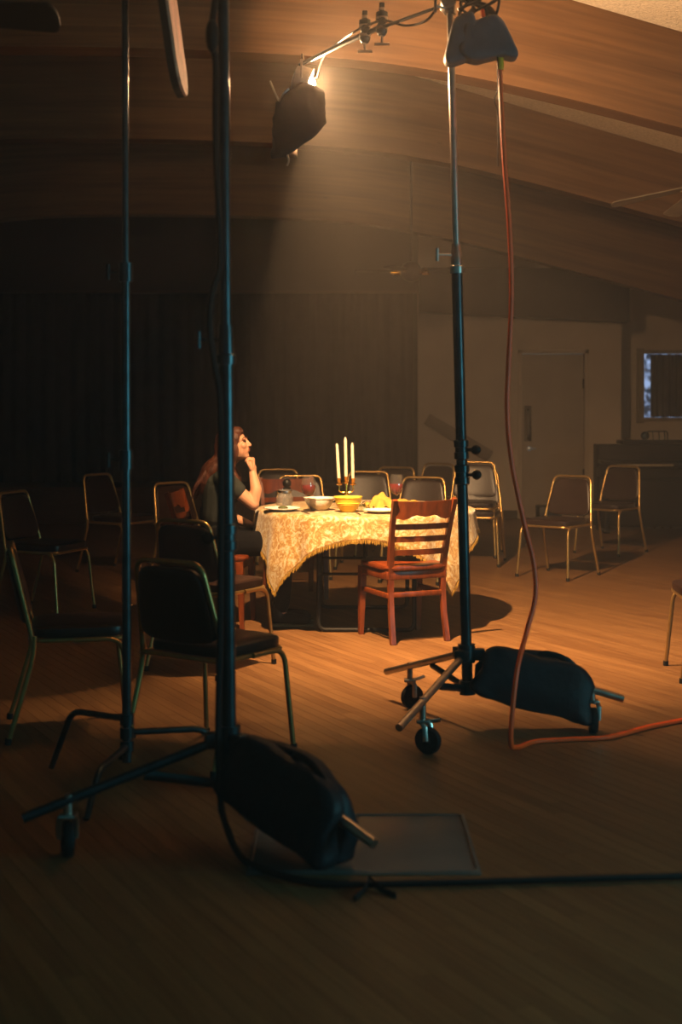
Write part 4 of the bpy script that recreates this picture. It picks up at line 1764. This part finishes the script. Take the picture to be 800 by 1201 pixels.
# ------------------------------------------------------------------ sandbags
def saddle_bag(name, label, m, mid, axis, tilt_z, length, height, drop, thick=0.10):
    """Two pouches hanging either side of a tube through `mid` along axis; the strap passes over it."""
    ax_ = Vector((axis[0], axis[1], 0)).normalized()
    t = thing(name, label, 'sandbag', mid, rot=None)
    sd = Vector((-ax_.y, ax_.x, 0))
    up = Vector((0, 0, 1))
    a3 = Vector((ax_.x, ax_.y, tilt_z)).normalized()
    u3 = a3.cross(sd) * -1
    u3 = (up - a3 * up.dot(a3)).normalized()
    R = Matrix(((a3.x, sd.x, u3.x, 0), (a3.y, sd.y, u3.y, 0), (a3.z, sd.z, u3.z, 0), (0, 0, 0, 1)))
    for s in (-1, 1):
        bm = B()
        vs = ell(bm, (0, 0, 0), (length / 2, thick / 2, height / 2), e=0.34, u=36, v=20)
        rr = random.Random(3 + s)
        for v in vs:
            q = v.co.z / (height / 2)
            v.co.y *= 0.74 - 0.26 * q                      # fuller below
            v.co.x += 0.10 * length * (0.5 - 0.5 * q) * (v.co.x / (length / 2))   # sags wider below
            v.co.z += 0.010 * math.cos(v.co.x / length * 5)
            v.co.x *= 1.0 + 0.05 * math.sin(q * 5 + s)
            v.co.y += 0.006 * math.sin(v.co.x * 40 + q * 6)
            v.co.z += 0.012 * math.sin(v.co.x * 16 + s)
            v.co.y += s * (thick * 0.42 - 0.03 * max(0, q))
            v.co.z -= drop
        bmesh.ops.transform(bm, matrix=R, verts=vs)
        obj('pouch', bm, m, t)
    bm = B()
    for x in (-length * 0.28, length * 0.28):
        tube(bm, spline([(x, -thick * 0.4, -drop + height * 0.35), (x, -0.03, 0.02), (x, 0, 0.032), (x, 0.03, 0.02), (x, thick * 0.4, -drop + height * 0.35)], 5), 0.03, 8, flat=0.16, M=R, ref=(1, 0, 0))
    obj('strap', bm, m, t)
    bm = B()
    tube(bm, spline([(-length * 0.1, 0, 0.028), (length * 0.02, -0.012, 0.09), (length * 0.26, -0.02, 0.085), (length * 0.42, -0.01, 0.02), (length * 0.44, -0.02, -0.04)], 6), 0.012, 8, flat=0.3, M=R)
    obj('carry_handle', bm, 'cable_black', t)
    return t


saddle_bag('sandbag', 'navy sandbag lying over the leg of the chrome-riser stand', 'nylon_navy', (0.86, 5.975, 0.262), (1, -0.04), -0.27, 0.46, 0.235, 0.045, 0.11)
saddle_bag('sandbag', 'dark sandbag lying over the leg of the dark rolling stand', 'nylon_navy', (-0.15, 4.30, 0.255), (0.47, -0.45), -0.30, 0.44, 0.235, 0.045, 0.12)

# grey sandbag hanging high on the chrome riser
hg = thing('sandbag', 'grey nylon sandbag hanging near the top of the chrome riser', 'sandbag', (0.60, 5.95, 3.02))
for k, (cx, cy, cz, L, H, rot, sk) in enumerate(((-0.075, -0.05, -0.005, 0.125, 0.21, 0.06, 0.3), (0.025, -0.06, -0.01, 0.22, 0.185, -0.10, -0.3))):
    bm = B()
    vs = ell(bm, (0, 0, 0), (L / 2, 0.055, H / 2), e=0.36, u=32, v=20)
    for v in vs:
        q = v.co.z / (H / 2)
        v.co.x *= 1.0 - 0.30 * q
        v.co.y *= 0.9 - 0.3 * q
        v.co.z += 0.010 * math.sin(v.co.x * 34) + 0.02 * (v.co.x / (L / 2)) * sk
        v.co.y += 0.006 * math.sin(v.co.x * 50 + q * 4)
    bmesh.ops.transform(bm, matrix=Matrix.Translation((cx, cy, cz)) @ Euler((0, rot, 0)).to_matrix().to_4x4(), verts=vs)
    obj('pouch', bm, 'nylon_grey', hg)
bm = B()
for x in (-0.06, 0.03, 0.07):
    tube(bm, spline([(x, -0.05, 0.085), (x * 0.4, -0.03, 0.14), (-0.11 + x * 0.1, -0.01, 0.19)], 5), 0.014, 6, flat=0.3)
obj('strap', bm, 'cable_black', hg)

# ------------------------------------------------------------------ boom, clamps, lamp
TOPZ = 3.20
sx = RS[0] + rs_lean * (TOPZ - 0.32)
bmk = thing('lamp_boom', 'dark boom arm reaching from the chrome riser to the lamp', 'boom', (sx, RS[1], TOPZ))


def loc(u, v, Y):
    return Vector(((u - 400) / 1600 * Y, Y, 1.45 - (v - 470) / 1600 * Y))


org = Vector((sx, RS[1], TOPZ))
pA = loc(352, 76, 6.98) - org
pB = loc(450, 30, 6.45) - org
bm = B()
tube(bm, [pA, (pA + pB) * 0.5 + Vector((0, 0, 0.004)), pB], [0.010, 0.013, 0.013], 10)
obj('outer_arm', bm, 'black_metal', bmk)
bm = B()
tube(bm, [pB + (pB - pA) * -0.12, (0, 0, 0.0)], 0.008, 10)
obj('inner_arm', bm, 'black_metal', bmk)
bm = B()
cyl(bm, (0, 0, -0.05), (0, 0, 0.06), 0.026)
cyl(bm, (-0.01, -0.05, 0), (-0.01, 0.05, 0), 0.034)
obj('grip_head', bm, 'worn_chrome', bmk)
t_handle(bmk, (-0.02, -0.02, -0.03), (-1, -0.4, 0.1), L=0.05)
for (u, v, Y) in ((428, 36, 6.56), (448, 27, 6.46)):
    p = loc(u, v, Y) - org
    bm = B()
    tube(bm, [p + Vector((0, 0, z)) for z in (-0.06, -0.045, -0.04, -0.015, -0.01, 0.01, 0.015, 0.05, 0.055, 0.095)],
         [0.016, 0.026, 0.026, 0.026, 0.014, 0.014, 0.028, 0.028, 0.012, 0.013], 12)
    cyl(bm, p + Vector((0, -0.035, 0.0)), p + Vector((0, 0.035, 0.0)), 0.02)
    obj('knuckle_clamp', bm, 'black_metal', bmk)
    for z in (-0.03, 0.015, 0.06):
        bm = B()
        cyl(bm, p + Vector((0, 0, z)), p + Vector((0, 0, z + 0.012)), 0.0285 if z < 0.05 else 0.0145)
        obj('clamp_ring', bm, 'worn_chrome', bmk)
    bm = B()
    cyl(bm, p + Vector((0, 0, -0.10)), p + Vector((0, 0, -0.06)), 0.006)
    cyl(bm, p + Vector((-0.035, 0, -0.10)), p + Vector((0.035, 0, -0.10)), 0.008)
    obj('clamp_handle', bm, 'worn_chrome', bmk)

bm = B()
tube(bm, spline([loc(372, 92, 6.98), loc(380, 66, 6.9), loc(402, 46, 6.75), loc(424, 33, 6.55), loc(450, 24, 6.43), loc(476, 30, 6.3), loc(500, 24, 6.15), loc(519, 3, 6.05), loc(540, -4, 5.98)], 6), 0.006, 8)
tag(obj('lamp_cable', bm, 'cable_black'), 'thin black cable drooping along the boom arm', 'cable')

lp = thing('boom_lamp', 'small bare-bulb lamp head at the end of the boom arm', 'lamp', LAMP_POS)
bm = B()
# open-faced housing: a short can with its mouth towards the bulb's right and far side
ax_d = Vector((0.90, 0.0, -0.30)).normalized()
q = ax_d.to_track_quat('Z', 'Y').to_matrix().to_4x4()
hc = -ax_d * 0.027
lathe(bm, [(0.018, -0.07), (0.060, -0.062), (0.071, -0.040), (0.071, 0.014), (0.075, 0.016), (0.075, 0.022), (0.067, 0.022), (0.067, -0.036), (0.002, -0.055)], 24, M=Matrix.Translation(hc) @ q)
obj('housing', bm, 'worn_chrome', lp)
bm = B()
ell(bm, (0, 0, 0), (0.0235, 0.0235, 0.026), u=20, v=14)
obj('bulb', bm, emit_mat('bulb_glow', (1.0, 0.72, 0.42), 260.0), lp)
bm = B()
cyl(bm, -ax_d * 0.085, -ax_d * 0.02, 0.012)
obj('socket', bm, 'white_china', lp)
bm = B()
tube(bm, bend([hc + Vector((-0.02, -0.076, 0.0)), hc + Vector((-0.02, -0.078, 0.095)), hc + Vector((-0.02, 0.078, 0.095)), hc + Vector((-0.02, 0.076, 0))], 0.02), 0.006)
obj('yoke', bm, 'worn_chrome', lp)
bm = B()
cyl(bm, hc + Vector((-0.01, 0, 0.065)), hc + Vector((-0.02, 0, 0.14)), 0.009)
cyl(bm, hc + Vector((-0.06, -0.04, 0.04)), hc + Vector((0.0, -0.04, 0.04)), 0.007)
ell(bm, hc + Vector((-0.025, -0.06, -0.035)), (0.018, 0.015, 0.018), u=10, v=8)
obj('mount_pin', bm, 'chrome', lp)
ld = bpy.data.lights.new('bulb_light', 'POINT')
ld.energy = LAMP_SPILL
ld.color = LAMP_COLOR
ld.shadow_soft_size = 0.028
lo_ = bpy.data.objects.new('bulb_light', ld)
COL.objects.link(lo_)
lo_.location = (0, 0, 0)
lo_.parent = lp
sd_ = bpy.data.lights.new('reflector_beam', 'SPOT')
sd_.energy = LAMP_BEAM
sd_.color = LAMP_COLOR
sd_.spot_size = math.radians(100)
sd_.spot_blend = 1.0
sd_.shadow_soft_size = 0.028
so_ = bpy.data.objects.new('reflector_beam', sd_)
COL.objects.link(so_)
so_.parent = lp
so_.rotation_euler = (Vector((1.0, 8.95, 0.1)) - LAMP_POS).to_track_quat('-Z', 'Y').to_euler()

# black foil wrapped round the camera side and far-left side of the lamp, keeping its light off that half of the hall
bw = thing('black_foil_flag', 'sheet of black foil hanging round the lamp to shade the camera side', 'flag', LAMP_POS)
bm = B()
# plan outline of the foil (x,y about the bulb) and its top / bottom heights
foil = [(0.078, -0.048, -0.048, -0.215), (0.05, -0.082, -0.040, -0.26), (0.015, -0.105, -0.03, -0.30), (-0.04, -0.115, -0.02, -0.34), (-0.12, -0.12, -0.06, -0.395), (-0.185, -0.105, -0.11, -0.405), (-0.188, -0.075, -0.11, -0.40),
        (-0.13, -0.04, -0.08, -0.39), (-0.09, 0.03, -0.05, -0.38), (-0.078, 0.12, -0.04, -0.36), (-0.078, 0.20, -0.03, -0.33)]
P2 = spline([(a, b2, 0) for a, b2, c, d in foil], 5)
T2 = spline([(c, d, 0) for a, b2, c, d in foil], 5)
rows = 10
rr = random.Random(9)
cols = []
for i, (p, tz) in enumerate(zip(P2, T2)):
    c = []
    for k in range(rows + 1):
        z = tz.x + (tz.y - tz.x) * k / rows
        s = 1 + 0.03 * math.sin(i * 0.9 + k * 0.8) + 0.02 * math.sin(k * 2.1 - i * 0.4)
        s *= 0.88 + 0.12 * min(1, k / 5)          # gathered towards the lamp at the top
        c.append(bm.verts.new((p.x * s, p.y * s, z)))
    cols.append(c)
for a, b2 in zip(cols[:-1], cols[1:]):
    for k in range(rows):
        bm.faces.new((a[k], b2[k], b2[k + 1], a[k + 1]))
fo = obj('foil_sheet', bm, 'blackwrap', bw, auto=False)
md = fo.modifiers.new('thickness', 'SOLIDIFY')
md.thickness = 0.002
bm = B()
p = Vector((-0.158, -0.10, -0.115))
tube(bm, spline([p, p + Vector((-0.02, -0.01, 0.04)), p + Vector((-0.045, -0.01, 0.10))], 4), 0.006, 6)
tube(bm, spline([p, p + Vector((0.02, -0.02, 0.03)), p + Vector((0.05, -0.02, 0.06))], 4), 0.006, 6)
obj('clip', bm, 'worn_chrome', bw)
bm = B()
p = Vector((-0.115, -0.12, -0.39))
tube(bm, spline([p, p + Vector((0.006, 0, -0.03)), p + Vector((-0.002, 0, -0.055))], 4), 0.005, 6)
obj('tie', bm, 'worn_chrome', bw)

# ------------------------------------------------------------------ cables
pts = [(584, 20, 5.9), (586, 60, 5.88), (587, 100, 5.88), (591, 180, 5.88), (597, 260, 5.88), (600, 340, 5.88), (597, 420, 5.87), (595, 480, 5.86), (600, 540, 5.85),
       (614, 610, 5.84), (626, 660, 5.82), (628, 700, 5.80), (618, 740, 5.76), (606, 790, 5.66)]
P3 = [loc(*p) for p in pts] + [Vector((0.70, 5.62, 0.06)), Vector((0.73, 5.66, 0.012)), Vector((0.82, 5.76, 0.011)), Vector((0.97, 5.80, 0.011)), Vector((1.15, 5.84, 0.011)), Vector((1.40, 6.05, 0.011)), Vector((1.75, 6.25, 0.011)), Vector((2.2, 6.3, 0.011))]
ca = thing('extension_cord', 'orange extension cord hanging from the hanging sandbag down to the floor', 'cord', P3[0])
bm = B()
tube(bm, [p - P3[0] for p in spline(P3, 6)], 0.0105, 8)
obj('cord', bm, 'cable_orange', ca)
bm = B()
tube(bm, [loc(586.5, 66, 5.88) - P3[0], loc(587, 82, 5.88) - P3[0]], 0.0155, 10)
obj('yellow_tag', bm, 'tape_yellow', ca)
bm = B()
p0 = loc(583, 28, 5.9) - P3[0]
tube(bm, [p0, p0 + Vector((0.005, 0, -0.03)), p0 + Vector((0.008, 0, -0.06)), loc(586, 52, 5.88) - P3[0]], [0.02, 0.034, 0.03, 0.016], 10)
obj('plug', bm, 'rubber', ca)

bm = B()
tube(bm, spline([loc(582, 40, 5.86), loc(584, 100, 5.86), loc(580, 118, 5.86), loc(584, 135, 5.86), loc(584, 195, 5.86)], 6), 0.003, 6)
tag(obj('tie_cord', bm, 'cable_black'), 'thin black cord dangling beside the orange cord', 'cord')

# tangle of black cable at the top of the chrome riser
bm = B()
r = random.Random(2)
base = loc(562, 6, 5.93)
pts = []
for k in range(34):
    a = k * 0.95
    pts.append(base + Vector((0.085 * math.cos(a) + 0.02 * math.sin(a * 2.3), 0.05 * math.sin(a * 0.7), 0.055 * math.sin(a * 1.1) + 0.02)))
pts.append(base + Vector((0.07, 0, -0.06)))
tube(bm, spline(pts, 4), 0.0065, 6)
tag(obj('cable_bundle', bm, 'cable_black'), 'tangled black cable bundle tied above the hanging sandbag', 'cable')
bm = B()
tube(bm, spline([loc(566, 12, 5.9), loc(568, 22, 5.88), loc(574, 30, 5.87), loc(580, 33, 5.87), loc(584, 26, 5.88)], 6), 0.009, 8)
tag(obj('orange_loop', bm, 'cable_orange'), 'short orange cord loop tied beside the cable bundle', 'cord')

# black cable down the dark stand and along the floor
pts = [loc(256, -30, 4.45), loc(250, 20, 4.44), loc(247, 45, 4.44), loc(253, 75, 4.45), loc(253, 160, 4.45), loc(257, 260, 4.45), loc(258, 310, 4.45), loc(249, 345, 4.43), loc(246, 385, 4.43), loc(252, 430, 4.44), loc(258, 470, 4.45),
       loc(259, 600, 4.45), loc(258, 750, 4.44), loc(256, 860, 4.42), loc(258, 930, 4.40)]
pts += [Vector((-0.37, 4.36, 0.10)), Vector((-0.31, 4.28, 0.016)), Vector((-0.2, 4.14, 0.014)), Vector((-0.05, 4.06, 0.014)), Vector((0.2, 4.06, 0.014)), Vector((0.6, 4.09, 0.014)), Vector((1.0, 4.12, 0.014)), Vector((1.6, 4.15, 0.014)), Vector((2.4, 4.2, 0.014))]
bk = thing('floor_cable', 'thick black cable running down the dark stand and along the floor', 'cable', (-0.3, 4.2, 0))
bm = B()
tube(bm, [p - Vector((-0.3, 4.2, 0)) for p in spline(pts, 6)], 0.0115, 8)
obj('cable', bm, 'cable_black', bk)
bm = B()
c = Vector((0.385, -0.15, 0.012))
tube(bm, spline([c + Vector((0.0, 0.02, 0.014)), c + Vector((-0.015, -0.03, 0)), c + Vector((-0.045, -0.10, -0.004))], 4), 0.010, 6, flat=0.4)
tube(bm, spline([c + Vector((0.0, 0.02, 0.014)), c + Vector((0.03, -0.03, 0)), c + Vector((0.075, -0.075, -0.004))], 4), 0.010, 6, flat=0.4)
obj('tie_strap', bm, 'cable_black', bk)
# connector bulge taped to the stand
bm = B()
p = loc(249, 42, 4.43)
ell(bm, p, (0.022, 0.03, 0.055), u=14, v=10)
tag(obj('cable_connector', bm, 'rubber'), 'black cable connector strapped to the dark stand column', 'connector')

# clear floor mat
bm = B()
vs = box(bm, (0.07, 4.47, 0.003), (0.72, 0.6, 0.006), bev=0.002)
fm = thing('floor_mat', 'pale plastic mat lying on the floor beside the dark sandbag', 'mat', (0.07, 4.47, 0))
bmesh.ops.translate(bm, vec=(-0.07, -4.47, 0), verts=bm.verts[:])
obj('sheet', bm, 'mat_plastic', fm)
bm = B()
tube(bm, bend([(-0.35, -0.29, 0.006), (0.35, -0.29, 0.006), (0.35, 0.29, 0.006), (-0.35, 0.29, 0.006), (-0.35, -0.29, 0.006)], 0.03), 0.004, 6)
obj('raised_rim', bm, 'mat_plastic', fm)


# ------------------------------------------------------------------ ceiling fans
def ceiling_fan(label, c, ztop, rot, blade_m, R=0.62, pitch=0.2, n=5, w=0.065, droop=0.0):
    t = thing('ceiling_fan', label, 'ceiling fan', c, group='ceiling fans')
    bm = B()
    cyl(bm, (0, 0, 0.08), (0, 0, ztop - c[2]), 0.012)
    obj('down_rod', bm, 'fan_dark', t)
    bm = B()
    lathe(bm, [(0.03, ztop - c[2] - 0.05), (0.06, ztop - c[2] + 0.01)], 16)
    obj('canopy', bm, 'fan_dark', t)
    bm = B()
    lathe(bm, [(0.03, -0.10), (0.07, -0.08), (0.105, -0.03), (0.105, 0.03), (0.07, 0.08), (0.02, 0.1)], 24)
    obj('motor', bm, 'fan_dark', t)
    for k in range(n):
        a = rot + 2 * PI * k / n
        M = Matrix.Rotation(a, 4, 'Z') @ Matrix.Rotation(droop, 4, 'Y') @ Matrix.Rotation(pitch, 4, 'X')
        bm = B()
        out = []
        for q in range(7):
            an = -PI / 2 + PI * q / 6
            out.append((R - 0.03 + 0.03 * math.cos(an) * 1.0, w * math.sin(an) * 1.0))
        prof = [(0.17, -w * 0.75)] + out + [(0.17, w * 0.75)]
        v0 = [bm.verts.new((x, y, 0.0)) for x, y in prof]
        v1 = [bm.verts.new((x, y, 0.008)) for x, y in prof]
        bm.faces.new(v0[::-1])
        bm.faces.new(v1)
        for i in range(len(prof)):
            bm.faces.new((v0[i], v0[(i + 1) % len(prof)], v1[(i + 1) % len(prof)], v1[i]))
        bmesh.ops.transform(bm, matrix=M, verts=bm.verts[:])
        bl = obj('blade', bm, blade_m, t, False)
        bm = B()
        tube(bm, [M @ Vector((0.09, 0, -0.01)), M @ Vector((0.2, 0, -0.004))], 0.02, 6, flat=0.3)
        obj('blade_iron', bm, 'brass', bl)
    return t


ceiling_fan('dark ceiling fan hanging above the thin light stand', (-1.62, 4.8, 2.83), zt(-1.62), 0.0, 'fan_dark', R=0.63, pitch=-0.38, w=0.08, droop=0.06)
ceiling_fan('pale-bladed ceiling fan hanging high between two roof beams', (2.62, 9.7, 2.99), zt(2.62), math.radians(172), 'fan_blade_pale', R=0.70, pitch=0.16, droop=0.2)
ceiling_fan('far ceiling fan with glinting rod hanging beyond the middle beam', (0.68, 13.2, 2.70), zt(0.68), 0.5, 'fan_dark', R=0.55, pitch=0.12)

# ------------------------------------------------------------------ haze in the air of the hall
hz_m = bpy.data.materials.new('thin_haze')
hz_m.use_nodes = True
nt = hz_m.node_tree
nt.nodes.remove(nt.nodes['Principled BSDF'])
vs_ = nt.nodes.new('ShaderNodeVolumeScatter')
vs_.inputs['Color'].default_value = (1.0, 0.93, 0.88, 1)
vs_.inputs['Density'].default_value = 0.0088
vs_.inputs['Anisotropy'].default_value = 0.5
nt.links.new(vs_.outputs[0], nt.nodes['Material Output'].inputs['Volume'])
bm = B()
box(bm, (0.1, 8.7, 2.66), (10.7, 19.0, 5.46))
hz = obj('haze', bm, hz_m, None, False)
hz['kind'] = 'stuff'
hz['label'] = 'thin haze hanging in the air of the hall'
hz['category'] = 'haze'
